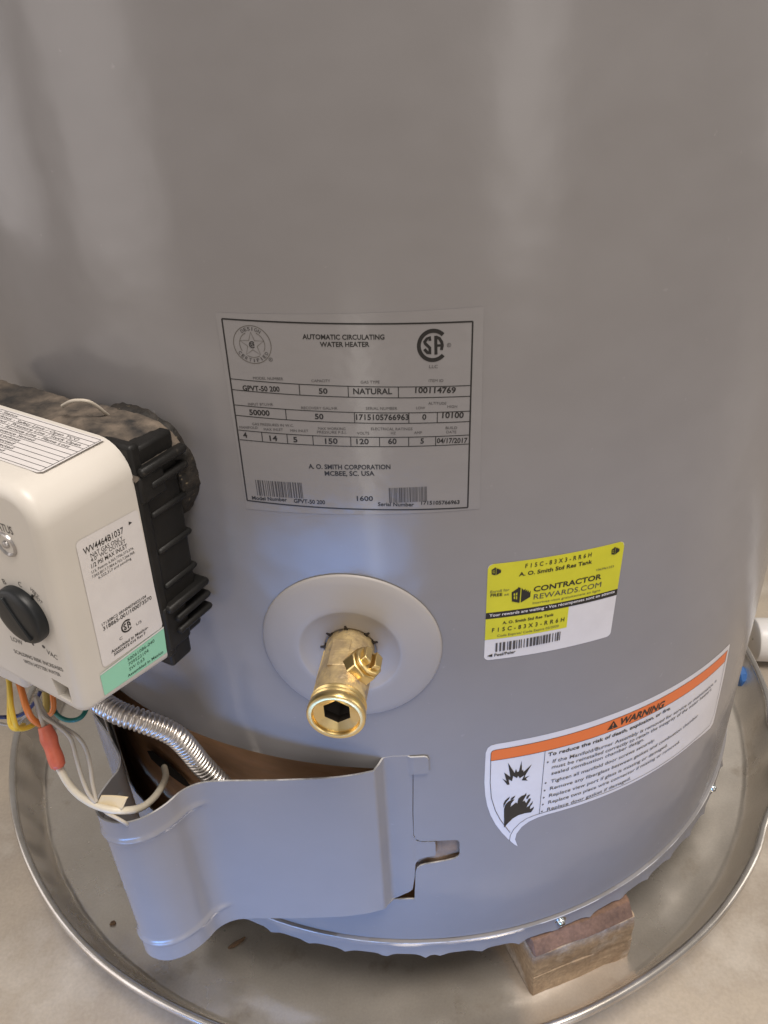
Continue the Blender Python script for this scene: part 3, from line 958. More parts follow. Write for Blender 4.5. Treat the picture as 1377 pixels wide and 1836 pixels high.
mb = MB()
dp = [(0.0451, 0.0003), (0.0450, 0.0010), (0.0442, 0.0015), (0.040, 0.0023), (0.034, 0.0033), (0.029, 0.0040), (0.0262, 0.0043), (0.0252, 0.0042), (0.0244, 0.0038), (0.022, 0.0029), (0.018, 0.0019), (0.0138, 0.0013), (0.0131, 0.0010), (0.0131, -0.004)]
lathe(mb, dp, vo, vn, 'dish', 96, jit=dish_jit)
es = child(mb, "escutcheon", angle=70)
# dark slits where the dish is cut to pass the valve
for ang in (96, 48, 22, 138, 176):
    t = rad(ang)
    d = vt * math.cos(t) + Vector((0, 0, math.sin(t)))
    e = -vt * math.sin(t) + Vector((0, 0, math.cos(t)))
    mb = MB()
    w = 0.0011
    pts = []
    for rr, ww in ((0.0118, w * 1.0), (0.0150, w * 0.35)):
        for q in (-ww, ww):
            for hgt in (-0.0010, 0.0014 + (rr - 0.0131) * 0.20):
                pts.append(vo + d * rr + e * q + vn * hgt)
    # order: (r0,-,lo)(r0,-,hi)(r0,+,lo)(r0,+,hi)(r1...)
    c = [pts[0], pts[2], pts[6], pts[4], pts[1], pts[3], pts[7], pts[5]]
    hexa(mb, c, 'bore')
    mb.build("slit", es).matrix_parent_inverse = Matrix.Identity(4)

# ---- brass drain valve
mb = MB()


def cast_jit(p, r, d, ang):
    k = noise.noise(p * 260) * 0.00030 + noise.noise(p * 90) * 0.0004
    q = p - vo
    q -= vn * q.dot(vn)
    return p + q.normalized() * k if q.length > 1e-6 else p


lathe(mb, [(0.0120, -0.01), (0.0120, 0.000), (0.0119, 0.004), (0.0120, 0.010), (0.0121, 0.016), (0.0123, 0.022), (0.0123, 0.028), (0.0122, 0.033), (0.0121, 0.0375)], vo, vn, 'brass_cast', 64, jit=cast_jit)
# a cast web down the left flank and a raised pad on top
for (tt, zz, wd, hh, d0, d1) in ((-0.0112, -0.001, 0.0012, 0.004, 0.006, 0.036), (-0.002, 0.0116, 0.0046, 0.0008, 0.008, 0.026)):
    c = []
    for d in (d0, d1):
        for x, y in ((-wd, -hh), (wd, -hh), (wd, hh), (-wd, hh)):
            c.append(vo + vn * d + vt * (tt + x) + Vector((0, 0, zz + y)))
    hexa(mb, c, 'brass_cast')
dv = child(mb, "drain_valve", angle=55, bevel=0.0004)
mb = MB()
ZT = 0.0375
pr = [(0.0100, ZT - 0.002), (0.0116, ZT - 0.0005), (0.0122, ZT)]
d = ZT
for k in range(2):
    pr += [(0.0122, d), (0.0124, d + 0.0003), (0.0130, d + 0.0008), (0.0131, d + 0.0013), (0.0125, d + 0.0019), (0.0123, d + 0.0022)]
    d += 0.0023
pr += [(0.0122, d), (0.0133, d + 0.0008), (0.0135, d + 0.0016), (0.0135, d + 0.0040), (0.0132, d + 0.0047), (0.0127, d + 0.0050), (0.0112, d + 0.0050), (0.0108, d + 0.0047), (0.0106, d + 0.0041), (0.0105, d + 0.0030)]
DE = d + 0.0046
lathe(mb, pr, vo, vn, 'brass', 72)
# cone that runs down to the hexagon bore
nn = 72
V, F = [], []
for ring in range(4):
    for k in range(nn):
        an = 2 * PI * k / nn
        c6 = math.cos(PI / 6) / math.cos((an % (PI / 3)) - PI / 6)
        hexr = 0.0068 * c6
        if ring == 0:
            r_, dd = 0.0105, d + 0.0030
        elif ring == 1:
            r_, dd = hexr, d + 0.0012
        elif ring == 2:
            r_, dd = hexr, d - 0.003
        else:
            r_, dd = 0.0001, d - 0.012
        V.append(vo + vn * dd + Vector((0, 0, 1)) * (r_ * math.cos(an)) + vn.cross(Vector((0, 0, 1))) * (r_ * math.sin(an)))
for k in range(nn):
    F.append((k, (k + 1) % nn, nn + (k + 1) % nn, nn + k))
mb.add(V, F, 'brass')
F = []
for j in (1, 2):
    for k in range(nn):
        F.append((j * nn + k, j * nn + (k + 1) % nn, (j + 1) * nn + (k + 1) % nn, (j + 1) * nn + k))
mb.add(V, F, 'bore')
o = mb.build("hose_thread", dv, angle=32)
# the operating stem: a stepped boss with a slotted end at forty five degrees
sd = (vt * 0.70 + Vector((0, 0, 0.715))).normalized()
so = vo + vn * 0.0235
mb = MB()
# octagonal boss
lathe(mb, [(0.0084, 0.004), (0.0084, 0.0156), (0.0080, 0.0164), (0.0062, 0.0166)], so, sd, 'brass', 8, xdir=vn)
lathe(mb, [(0.0062, 0.0164), (0.0063, 0.0172), (0.0074, 0.0176), (0.0074, 0.0188), (0.0064, 0.0192), (0.0050, 0.0192)], so, sd, 'brass', 24)
sy = sd.cross(vn).normalized()
for sgn in (-1, 1):
    c = []
    for dd in (0.0164, 0.0220):
        for x, y in ((-0.0048, sgn * 0.0011), (0.0048, sgn * 0.0011), (0.0036, sgn * 0.0050), (-0.0036, sgn * 0.0050)):
            c.append(so + sd * dd + vn * x + sy * y)
    if sgn < 0:
        c = [c[3], c[2], c[1], c[0], c[7], c[6], c[5], c[4]]
    hexa(mb, c, 'brass')
lathe(mb, [(0.0050, 0.0176), (0.0001, 0.0176)], so, sd, 'brass_cast', 16)
mb.build("valve_stem", dv, angle=30, bevel=0.0005)

# ---- foam collar where the gas control enters
a = -133.0 / 280
fn_ = Vector((math.sin(a), -math.cos(a), 0))
fo = fn_ * R + Vector((0, 0, 0.4195))


def foam_jit(p, r, d, ang):
    k = noise.noise(p * 140) * 0.0014 + noise.noise(p * 420) * 0.0008
    q = (p - fo).normalized()
    return p + q * k


mb = MB()
pr = [(0.0300, -0.012), (0.0300, -0.003)] + [(0.0300 - 0.003 * (1 - math.cos(t)), -0.003 + 0.011 * math.sin(t)) for t in [k * PI / 16 for k in range(1, 9)]] + [(0.022, 0.0084), (0.012, 0.0084)]
lathe(mb, pr, fo, fn_, 'foam', 180, jit=foam_jit)
child(mb, "foam_collar", angle=180)

# ================================================================== gas control
PHI = rad(-31)
gn = Vector((math.sin(PHI), -math.cos(PHI), 0))
gt = Vector((math.cos(PHI), math.sin(PHI), 0))


def G(u, v, r):
    """Point at u mm along the wall, height v mm, r mm from the heater's axis."""
    return gn * (r / 1000.0) + gt * (u / 1000.0) + Vector((0, 0, v / 1000.0))


RB, RF = 312.0, 360.0
BACK = {'TR': (48.6, 451.1), 'BR': (42.0, 333.0), 'TL': (-66.0, 456.0), 'BL': (-72.0, 341.0)}
FRONT = {'TR': (51.0, 452.6), 'BR': (38.0, 337.5), 'TL': (-64.0, 456.5), 'BL': (-74.0, 347.5)}


def lerp2(a, b, t):
    return (a[0] + (b[0] - a[0]) * t, a[1] + (b[1] - a[1]) * t)


def corner(k, t):
    return lerp2(BACK[k], FRONT[k], t)


def rounded(t, inset, radii, seg=8):
    out = []
    ks = ['BL', 'BR', 'TR', 'TL']
    C = [Vector(corner(k, t)) for k in ks]
    cen = sum(C, Vector((0, 0))) / 4
    # move every side inwards by the inset
    D = []
    for i in range(4):
        p, a, b = C[i], C[i - 1], C[(i + 1) % 4]
        e1, e2 = (p - a).normalized(), (b - p).normalized()
        n1, n2 = Vector((-e1.y, e1.x)), Vector((-e2.y, e2.x))
        s = e1.cross(e2)
        D.append(p + (e1 * -1 + e2) * (inset / max(0.2, abs(s))) if inset else p)
    for i in range(4):
        p, a, b = D[i], D[i - 1], D[(i + 1) % 4]
        r = max(0.6, radii[ks[i]] - inset)
        e1, e2 = (a - p).normalized(), (b - p).normalized()
        half = math.acos(max(-1, min(1, e1.dot(e2)))) / 2
        tl = r / math.tan(half)
        s0, s1 = p + e1 * tl, p + e2 * tl
        c = p + (e1 + e2).normalized() * (r / math.sin(half))
        a0 = math.atan2(s0.y - c.y, s0.x - c.x)
        a1 = math.atan2(s1.y - c.y, s1.x - c.x)
        while a1 - a0 > PI:
            a1 -= 2 * PI
        while a1 - a0 < -PI:
            a1 += 2 * PI
        for k in range(seg + 1):
            aa = a0 + (a1 - a0) * k / seg
            out.append((c.x + r * math.cos(aa), c.y + r * math.sin(aa)))
    # share out points along the straight sides too
    fin = []
    for i in range(len(out)):
        p, q = out[i], out[(i + 1) % len(out)]
        fin.append(p)
        if i % (seg + 1) == seg:
            fin += [lerp2(p, q, k / 12) for k in range(1, 12)]
    return fin


RADII = {'TR': 15.0, 'TL': 15.0, 'BR': 5.0, 'BL': 6.0}
EDGE = 5.5
secs = [(RB, 0.0)] + [(RB + (RF - EDGE - RB) * k / 10, 0.0) for k in range(1, 11)]
secs += [(RF - EDGE + EDGE * math.sin(k * PI / 2 / 8), EDGE * (1 - math.cos(k * PI / 2 / 8))) for k in range(1, 9)]
mb = MB()
V, F = [], []
loops = []
for r, ins in secs:
    t = (r - RB) / (RF - RB)
    lp = rounded(t, ins, RADII)
    loops.append(lp)
    V += [G(u, v, r) for u, v in lp]
n = len(loops[0])
for j in range(len(secs) - 1):
    for k in range(n):
        F.append((j * n + k, j * n + (k + 1) % n, (j + 1) * n + (k + 1) % n, (j + 1) * n + k))
mb.add(V, F, 'plastic')
# front face with a recessed window near its lower right corner
front = loops[-1]
win = [(25.0, 345.2), (33.2, 344.6), (34.0, 354.0), (24.0, 355.4)]
tr = tri2d(front, [win], step=30.0)
sheet(mb, tr, lambda u, v: (G(u, v, RF), gn), 'plastic', custom=False)
# window walls
for i in range(len(win)):
    p, q = win[i], win[(i + 1) % len(win)]
    mb.add([G(*p, RF), G(*q, RF), G(*q, RF - 7), G(*p, RF - 7)], [(0, 1, 2, 3)], 'plastic')
mb.add([G(*p, RF - 7) for p in win], [tuple(range(len(win)))], 'olive_wire')
mb.add([G(u, v, RB) for u, v in loops[0]], [tuple(range(n))[::-1]], 'plastic')
def front_fn(off):
    return lambda u, v: (G(u, v, RF + off), gn)


# printing on the front
fnF = front_fn(0.12)
put_text(mb, "STATUS", (20.4, 431.6), (32.8, 431.6), 3.7, fnF, 'ink_soft', 0.006)
for ch_, u, v, rot in (("A", 4.6, 396.5, 25), ("B", 14.4, 402.6, 12), ("C", 24.4, 405.0, -6)):
    dx, dy = math.cos(rad(rot)) * 1.9, math.sin(rad(rot)) * 1.9
    put_text(mb, ch_, (u, v), (u + dx, v + dy), 2.6, fnF, 'ink_soft', 0.0)
for tx, u, v, rot, w in (("VERY", 32.4, 404.4, -38, 5.0), ("HOT", 33.6, 401.4, -38, 4.6)):
    dx, dy = math.cos(rad(rot)) * w, math.sin(rad(rot)) * w
    put_text(mb, tx, (u - 1.6, v + 1), (u - 1.6 + dx, v + 1 + dy), 1.9, fnF, 'ink_soft', 0.0)
put_text(mb, "LOW", (4.6, 369.0), (11.8, 369.0), 2.7, fnF, 'ink_soft', 0.0)
put_text(mb, "VAC", (27.4, 370.6), (33.4, 369.4), 2.7, fnF, 'ink_soft', 0.0)
fillpoly(mb, ring_poly(19.5, 372.6, 0.7, 10), fnF, 'ink_soft')
fillpoly(mb, ring_poly(26.5, 374.0, 0.9, 10), fnF, 'ink_soft')
put_text(mb, "SCALDING RISK INCREASES", (3.2, 361.4), (34.6, 363.4), 2.1, fnF, 'ink_soft', 0.006)
put_text(mb, "WITH HOTTER WATER", (8.0, 357.6), (31.6, 359.2), 2.1, fnF, 'ink_soft', 0.006)
mb.n = {}
gc = child(mb, "gas_control", angle=28)


def gpart(mb, name, **k):
    o = mb.build(name, gc, **k)
    return o



# dial
kc = G(22.6, 391.0, RF)
mb = MB()
lathe(mb, [(0.0130, -0.0005), (0.0133, 0.0010), (0.0132, 0.0030), (0.0128, 0.0041), (0.0118, 0.0048), (0.0090, 0.0053), (0.005, 0.0055), (0.0001, 0.0056)], kc, gn, 'knob', 56)
c = []
for dd in (0.0040, 0.0063):
    for x, y in ((-0.0024, -0.0105), (0.0024, -0.0105), (0.0020, 0.0105), (-0.0020, 0.0105)):
        ca, sa = math.cos(rad(28)), math.sin(rad(28))
        c.append(kc + gn * dd + gt * (x * ca - y * sa) + Vector((0, 0, x * sa + y * ca)))
hexa(mb, c, 'knob')
for ang in (-128, 52):
    t = rad(ang)
    dd_ = gt * math.cos(t) + Vector((0, 0, math.sin(t)))
    ee = -gt * math.sin(t) + Vector((0, 0, math.cos(t)))
    hexa(mb, [kc + dd_ * rr + ee * q + gn * h for h in (0.0001, 0.0008) for rr, q in ((0.0128, -0.0006), (0.0155, -0.0006), (0.0155, 0.0006), (0.0128, 0.0006))], 'ink')
gpart(mb, "dial", angle=40, bevel=0.0012)

# status light cup
lc = G(25.8, 425.4, RF)
mb = MB()
lathe(mb, [(0.0056, 0.0), (0.0054, 0.0007), (0.0048, 0.0009), (0.0045, 0.0004), (0.0040, -0.0002), (0.0018, -0.0006), (0.0016, 0.0006), (0.0011, 0.0012), (0.0001, 0.0014)], lc, gn, 'lamp_cup', 32)
gpart(mb, "status_light", angle=35)


# labels on the right flank and the top
def bil(c, x, y):
    top = Vector(c[0]).lerp(Vector(c[1]), x)
    bot = Vector(c[3]).lerp(Vector(c[2]), x)
    return top.lerp(bot, y)


def flank(a, b, off=0.0):
    lo = G(*BACK['BR'], RB).lerp(G(*FRONT['BR'], RF), a)
    hi = G(*BACK['TR'], RB).lerp(G(*FRONT['TR'], RF), a)
    return lo.lerp(hi, b)


side_n = (flank(0, 1) - flank(0, 0)).cross(flank(1, 0) - flank(0, 0)).normalized()
if side_n.dot(gt) < 0:
    side_n = -side_n


def flank_fn(corners, W, H, off):
    def fn(x, y):
        ab = bil(corners, x / W, 1 - y / H)
        return flank(ab[0], ab[1]) + side_n * off, side_n
    return fn


def rrect(W, H, r, seg=4):
    out = []
    for cx, cy, a0 in ((W - r, r, -90), (W - r, H - r, 0), (r, H - r, 90), (r, r, 180)):
        for k in range(seg + 1):
            a = rad(a0 + 90 * k / seg)
            out.append((cx + r * math.cos(a), cy + r * math.sin(a)))
    return out


SC = [(0.713, 0.758), (0.021, 0.742), (-0.004, 0.186), (0.712, 0.176)]
W_, H_ = 33.0, 67.0
mb = MB()
sheet(mb, tri2d(rrect(W_, H_, 2.0), (), frange(2, 32, 4), frange(2, 66, 6)), flank_fn(SC, W_, H_, 0.00030), 'paper')
fs = flank_fn(SC, W_, H_, 0.00040)


def sl(txt, x0, x1, y, h, bold=0.0, key='ink'):
    put_text(mb, txt, (x0 * W_, (1 - y) * H_), (x1 * W_, (1 - y) * H_), h, fs, key, bold)


sl("WV4464B1037", 0.08, 0.715, 0.110, 3.1, 0.008)
sl("NAT GAS ONLY", 0.165, 0.68, 0.152, 2.0)
sl('4.0" WC OUTLET', 0.155, 0.71, 0.184, 1.9)
sl("1/2 PSI MAX INLET", 0.143, 0.72, 0.226, 2.1, 0.004)
sl("U.S. Patents 6,363,7706,373,376,", 0.13, 0.81, 0.262, 1.3, 0.0)
sl("7,043,8017,7,984,6,762,7,266,968,", 0.12, 0.815, 0.296, 1.3, 0.0)
sl("6,322,317 and pending", 0.205, 0.74, 0.326, 1.3, 0.0)
sl("17120BC2 0RN04076022104", 0.11, 0.84, 0.676, 1.5, 0.012)
sl("318865-001/100073570", 0.114, 0.92, 0.716, 2.0, 0.014)
csa_mark(mb, 0.46 * W_, (1 - 0.795) * H_, 3.1, fs, 'ink')
sl("C", 0.31, 0.36, 0.872, 1.5, 0, 'ink_soft')
sl("US", 0.60, 0.69, 0.845, 1.5, 0, 'ink_soft')
sl("Assembled in Mexico-", 0.155, 0.77, 0.928, 1.7, 0.014)
sl("50050472-016 Rev F", 0.185, 0.71, 0.960, 1.5, 0.016)
fillpoly(mb, [(0.81 * W_, 0.922 * H_), (0.87 * W_, 0.930 * H_), (0.82 * W_, 0.948 * H_)], fs, 'ink')
gpart(mb, "white_label")

GC_ = [(0.760, 0.160), (-0.012, 0.185), (0.006, 0.052), (0.758, 0.046)]
mb = MB()
W_, H_ = 36.0, 15.0
sheet(mb, tri2d(rrect(W_, H_, 0.5), (), frange(2, 34, 4), frange(2, 13, 4)), flank_fn(GC_, W_, H_, 0.00026), 'green_paper')
fs = flank_fn(GC_, W_, H_, 0.00036)
quad(mb, 0, H_ - 0.9, W_, H_, fs, 'paper', 6)
sl("50061086-040", 0.40, 0.83, 0.30, 1.9, 0.0, 'ink_green')
sl("709522104", 0.40, 0.72, 0.50, 1.9, 0.0, 'ink_green')
sl("SW 0.63", 0.40, 0.64, 0.70, 1.8, 0.0, 'ink_green')
sl("Assembled in Mexico", 0.36, 0.94, 0.91, 1.6, 0.014, 'ink_green')
gpart(mb, "green_label")


def topf(off):
    def fn(x, y):
        # x runs along the wall (mm), y from the back edge of the housing forward
        r = RB + y
        t = y / (RF - RB)
        l, rr_ = Vector(corner('TL', t)), Vector(corner('TR', t))
        f = (x - l.x) / (rr_.x - l.x)
        v = l.y + (rr_.y - l.y) * f
        nrm = Vector((0, 0, 1)) + gt * 0.03
        return G(x, v + off, r), nrm.normalized()
    return fn


mb = MB()
x0, x1, y0, y1 = -52.0, 39.5, 2.0, 34.5
sheet(mb, tri2d([(x0, y0), (x1 - 0.5, y0 + 0.2), (x1, y1 - 1.5), (x1 - 1.5, y1), (x0, y1)], (), frange(-48, 36, 6), frange(5, 32, 6)), topf(0.25), 'paper')
mb.f = [f[::-1] for f in mb.f]
ft = topf(0.37)
rows = ["Error Status", "Soft Lockout - Safety Limit / Open TCO", "Soft Lockout - Pressure Line / Stuck Open", "Soft Lockout - Remote Line - Flame Lost", "Flame out of Sequence Sensed", "Gas Valve Service Lockout", "Ignition Failure Detected", "Flame Sensor Fault Detected", "Gas Control Fault Detected", ""]
rh = (y1 - y0 - 2.5) / 10
for k in range(11):
    yy = y0 + 1.2 + rh * k
    stroke(mb, [(x0 + 1, yy), (x1 - 1.2, yy)], 0.22, ft, 'ink_soft', step=12)
for xx in (x0 + 1, -30.0, x1 - 1.2):
    stroke(mb, [(xx, y0 + 1.2), (xx, y0 + 1.2 + rh * 10)], 0.22, ft, 'ink_soft', step=40)
# the lettering reads with its top towards the heater, so y is mirrored
for k, tx in enumerate(rows):
    if not tx:
        continue
    yy = y0 + 1.2 + rh * (k + 1) - 0.75
    ln = min(62.0, 1.52 * len(tx))
    fy = lambda x, y, f=ft: f(x, -y)
    put_text(mb, tx, (-27.0, -yy), (-27.0 + ln, -yy), 1.7, fy, 'ink_soft', 0.004)
    if k:
        put_text(mb, str(k), (-42.0, -yy), (-40.9, -yy), 1.7, fy, 'ink_soft', 0.0)
    else:
        put_text(mb, "Flash Count", (-48.0, -yy), (-33.0, -yy), 1.7, fy, 'ink_soft', 0.0)
gpart(mb, "top_label")

# black mounting bracket behind the housing
mb = MB()


def gbox(mb, u0, u1, v0, v1, r0, r1, key, du=0.0, dr=0.0):
    """Box in the control's own frame; sides follow its slight tilt."""
    k = 0.056
    c = []
    for r in (r0, r1):
        for u, v in ((u0, v0), (u1, v0), (u1, v1), (u0, v1)):
            c.append(G(u + (v - 395) * k + (du if r == r1 else 0), v, r))
    hexa(mb, [c[i] for i in (0, 1, 2, 3, 4, 5, 6, 7)], key)


gbox(mb, -78, 45, 338, 446, 286, 311.6, 'black')                  # block
gbox(mb, -80, 46.2, 334, 449, 306, 311.9, 'black')               # front plate
for v in (412.5, 393.0, 373.5):                                   # three ribs on the flank
    gbox(mb, 40, 46.5, v - 1.6, v + 1.6, 284, 306, 'black')
gbox(mb, 38, 47.5, 421, 434.5, 296, 311, 'black')                 # upper clamp
gbox(mb, 38, 49.0, 434, 438.0, 282, 310, 'black')
gbox(mb, 38, 48.5, 426, 429.5, 282, 305, 'black')
gbox(mb, 38, 47.0, 338, 364, 296, 311, 'black')                   # lower clamp, three lips
gbox(mb, 38, 49.5, 360.5, 364.5, 281, 309, 'black')
gbox(mb, 38, 49.5, 353.0, 356.5, 281, 305, 'black')
gbox(mb, 38, 49.5, 345.5, 349.0, 281, 305, 'black')
gbox(mb, 34, 45.5, 327, 340, 296, 310, 'black')
br = gpart(mb, "mounting_bracket", angle=40, bevel=0.0016)
# dusty shoulder along the bracket's top
mb = MB()
V, F = [], []
nu, nr = 60, 14
for i in range(nu + 1):
    for j in range(nr + 1):
        u = -80 + 128 * i / nu
        r = 281 + 31.5 * j / nr
        edge = min(1.0, min(i, nu - i) / 3.0, min(j, nr - j) / 2.0)
        h = 442 + 6.5 * edge ** 0.5 - 0.020 * min(0.0, u - 20)
        h += 3.0 * math.exp(-((u - 12) / 11) ** 2 - ((r - 303) / 6) ** 2) - 6.0 * max(0.0, (u - 30) / 16) ** 2
        P = G(u + 1, h, r)
        P.z += 0.0018 * noise.noise(P * 75) + 0.0008 * noise.noise(P * 260)
        V.append(P)
for i in range(nu):
    for j in range(nr):
        a = i * (nr + 1) + j
        F.append((a, a + nr + 1, a + nr + 2, a + 1))
mb.add(V, F, 'dust')
gpart(mb, "dusty_shoulder", angle=180)
# wiring block under the left of the housing
mb = MB()
gbox(mb, -76, -3, 330, 350, 318, 356, 'plastic')
gpart(mb, "wiring_block", angle=40, bevel=0.003)

# ---- corrugated gas tube
mb = MB()
PIT = 0.0027
tube(mb, WIRE['tube'], 0.006, 'steel', n=28, sub=56, rfn=lambda L, t: 0.0046 + 0.0016 * abs(math.sin(PI * L / PIT)) ** 0.7)
child(mb, "gas_tube", angle=180)
# ---- wiring
for nm, k, r, key in (("wire", 'white', 0.0023, 'white_wire'), ("wire", 'thin_a', 0.0012, 'grey_wire'), ("wire", 'thin_b', 0.0012, 'grey_wire'), ("wire", 'thin_c', 0.0011, 'grey_wire'), ("wire", 'lead', 0.0014, 'grey_wire'),
                      ("wire", 'yellow_a', 0.0016, 'yellow_wire'), ("wire", 'yellow_b', 0.0016, 'yellow_wire'), ("wire", 'orange_a', 0.0020, 'orange_wire'), ("wire", 'orange_b', 0.0018, 'orange_wire'), ("wire", 'olive', 0.0022, 'olive_wire'),
                      ("wire", 'blue', 0.0013, 'blue_wire'), ("wire", 'green', 0.0015, 'green_wire'), ("wire", 'white_loop', 0.0009, 'grey_wire'), ("wire", 'top', 0.0009, 'grey_wire')):
    mb = MB()
    tube(mb, WIRE[k], r * 0.86, key, n=12, sub=8)
    if k == 'white':
        # worn print flecks on the insulation
        pass
    child(mb, nm, angle=60)
mb = MB()
tube(mb, WIRE['conn'], 0.004, 'connector', n=14, sub=6, rfn=lambda L, t: 0.0034 + 0.0010 * math.exp(-((t - 0.30) / 0.16) ** 2) + 0.0007 * math.exp(-((t - 0.72) / 0.2) ** 2) - 0.0008 * (t > 0.93))
child(mb, "wire_connector", angle=60)
mb = MB()
T = [Vector(p) for p in WIRE['tag']]
nx, ny = 10, 5
V, F = [], []
tn = (T[1] - T[0]).cross(T[2] - T[1]).normalized()
for i in range(nx + 1):
    for j in range(ny + 1):
        p = T[0].lerp(T[3], i / nx).lerp(T[1].lerp(T[2], i / nx), j / ny)
        V.append(p + tn * (0.0010 * math.sin(i / nx * 3.0)) + (T[2] - T[1]).normalized() * (0.0006 * noise.noise(Vector((j * 1.3, 7.0, 0))) if i == nx else 0))
F = [(i * (ny + 1) + j, (i + 1) * (ny + 1) + j, (i + 1) * (ny + 1) + j + 1, i * (ny + 1) + j + 1) for i in range(nx) for j in range(ny)]
mb.add(V, F, 'tag')
o = child(mb, "wire_tag", angle=60)
sm_ = o.modifiers.new("thickness", 'SOLIDIFY')
sm_.thickness = 0.0004

# ================================================================== labels on the jacket
BOLD = {0: 0.0, 1: 0.022, 2: 0.016, 3: 0.014, 4: 0.03}

# ---- rating label
mb = MB()
fb, fi = cyl_fn(R, 0.00012), cyl_fn(R, 0.00022)
quad(mb, -81.5, 403.5, 24.5, 494.5, fb, 'film', 30)


def slope(s):
    return -(s + 79.0) * 0.031


def rl(s, z):
    return (s, z)


TLc, TRc, BRc, BLc = (-79.0, 492.1), (20.3, 489.0), (19.1, 404.7), (-80.4, 408.0)
stroke(mb, [TLc, TRc], 0.62, fi, 'ink')
stroke(mb, [TRc, BRc], 0.62, fi, 'ink')
stroke(mb, [BRc, BLc], 0.62, fi, 'ink')
stroke(mb, [BLc, TLc], 0.62, fi, 'ink')
for (zl, zr, bl, br_, seps) in ((466.7, 462.5, 461.9, 457.8, (-49.9, -29.8, -9.5)), (455.0, 451.2, 450.2, 446.5, (-56.9, -28.0, -5.6, 6.1)), (443.3, 440.3, 438.7, 436.1, (-68.8, -57.6, -46.4, -30.3, -18.2, -6.0, 5.3))):
    sa, sb = -79.3, 19.6
    stroke(mb, [(sa, zl), (sb, zr)], 0.34, fi, 'ink')
    stroke(mb, [(sa, bl), (sb, br_)], 0.34, fi, 'ink')
    for s in seps:
        t = (s - sa) / (sb - sa)
        stroke(mb, [(s, zl + (zr - zl) * t), (s - 0.1, bl + (br_ - bl) * t)], 0.34, fi, 'ink')
for tx, s0, z0, s1, z1, h, fl in RATING_TEXT:
    put_text(mb, tx, (s0, z0), (s1, z1), h, fi, 'ink' if fl else 'ink_soft', BOLD[fl])
barcode(mb, -75.0, 411.2, -53.2, 419.2, fi, 'ink_soft', 3)
barcode(mb, -15.4, 409.4, 1.1, 416.9, fi, 'ink_soft', 5)
# round seal with a star
sx_, sz_ = -67.6, 478.2 + 3.6
stroke(mb, ring_poly(sx_, sz_, 7.9, 48), 0.26, fi, 'ink_brown', closed=True, step=9)
stroke(mb, ring_poly(sx_, sz_, 5.3, 40, a0=rad(-30), a1=rad(65)), 0.22, fi, 'ink_brown', step=9)
stroke(mb, ring_poly(sx_, sz_, 5.3, 40, a0=rad(115), a1=rad(210)), 0.22, fi, 'ink_brown', step=9)
stroke(mb, ring_poly(sx_, sz_, 5.3, 20, a0=rad(240), a1=rad(300)), 0.22, fi, 'ink_brown', step=9)
star = []
for k in range(10):
    rr = 5.2 if k % 2 == 0 else 2.1
    an = rad(90 + 36 * k)
    star.append((sx_ + rr * math.cos(an), sz_ + rr * math.sin(an)))
stroke(mb, star, 0.24, fi, 'ink_brown', closed=True, step=20)
csa_mark(mb, sx_, sz_, 1.35, fi, 'ink')
for word, a0, stp, up in (("DESIGN", 122, -13.0, True), ("CERTIFIED", 212, 14.5, False)):
    for k, chh in enumerate(word):
        an = rad(a0 + stp * k)
        cx, cy = sx_ + 6.6 * math.cos(an), sz_ + 6.6 * math.sin(an)
        tdir = Vector((math.sin(an), -math.cos(an))) if up else Vector((-math.sin(an), math.cos(an)))
        udir = Vector((-tdir.y, tdir.x))
        wch = 0.4 if chh == 'I' else 1.15
        p0 = Vector((cx, cy)) - tdir * wch / 2 - udir * 0.7
        put_text(mb, chh, tuple(p0), tuple(p0 + tdir * wch), 1.4, fi, 'ink_soft', 0.01)
stroke(mb, ring_poly(-60.6, 475.8, 0.75, 14), 0.18, fi, 'ink_soft', closed=True, step=4)
put_text(mb, "R", (-60.95, 475.4), (-60.25, 475.4), 0.85, fi, 'ink_soft', 0.0)
csa_mark(mb, 4.7, 480.4, 6.3, fi, 'ink')
stroke(mb, ring_poly(11.0, 480.2, 0.75, 14), 0.18, fi, 'ink_soft', closed=True, step=4)
put_text(mb, "R", (10.65, 479.8), (11.35, 479.8), 0.85, fi, 'ink_soft', 0.0)
o = child(mb, "rating_label")
o['label'] = "clear rating plate with black ruled print on the upper middle of the tank"

# ---- yellow reward label: its own tilted frame
Yc = [Vector(p) for p in ((28.9, 372.5), (99.2, 370.9), (98.0, 311.6), (28.2, 313.4))]
mb = MB()


def yfn(off):
    f = cyl_fn(R, off)

    def fn(x, y):
        p = bil([(q.x, q.y) for q in Yc], x / 70.0, 1 - y / 59.0)
        return f(p.x, p.y)
    return fn


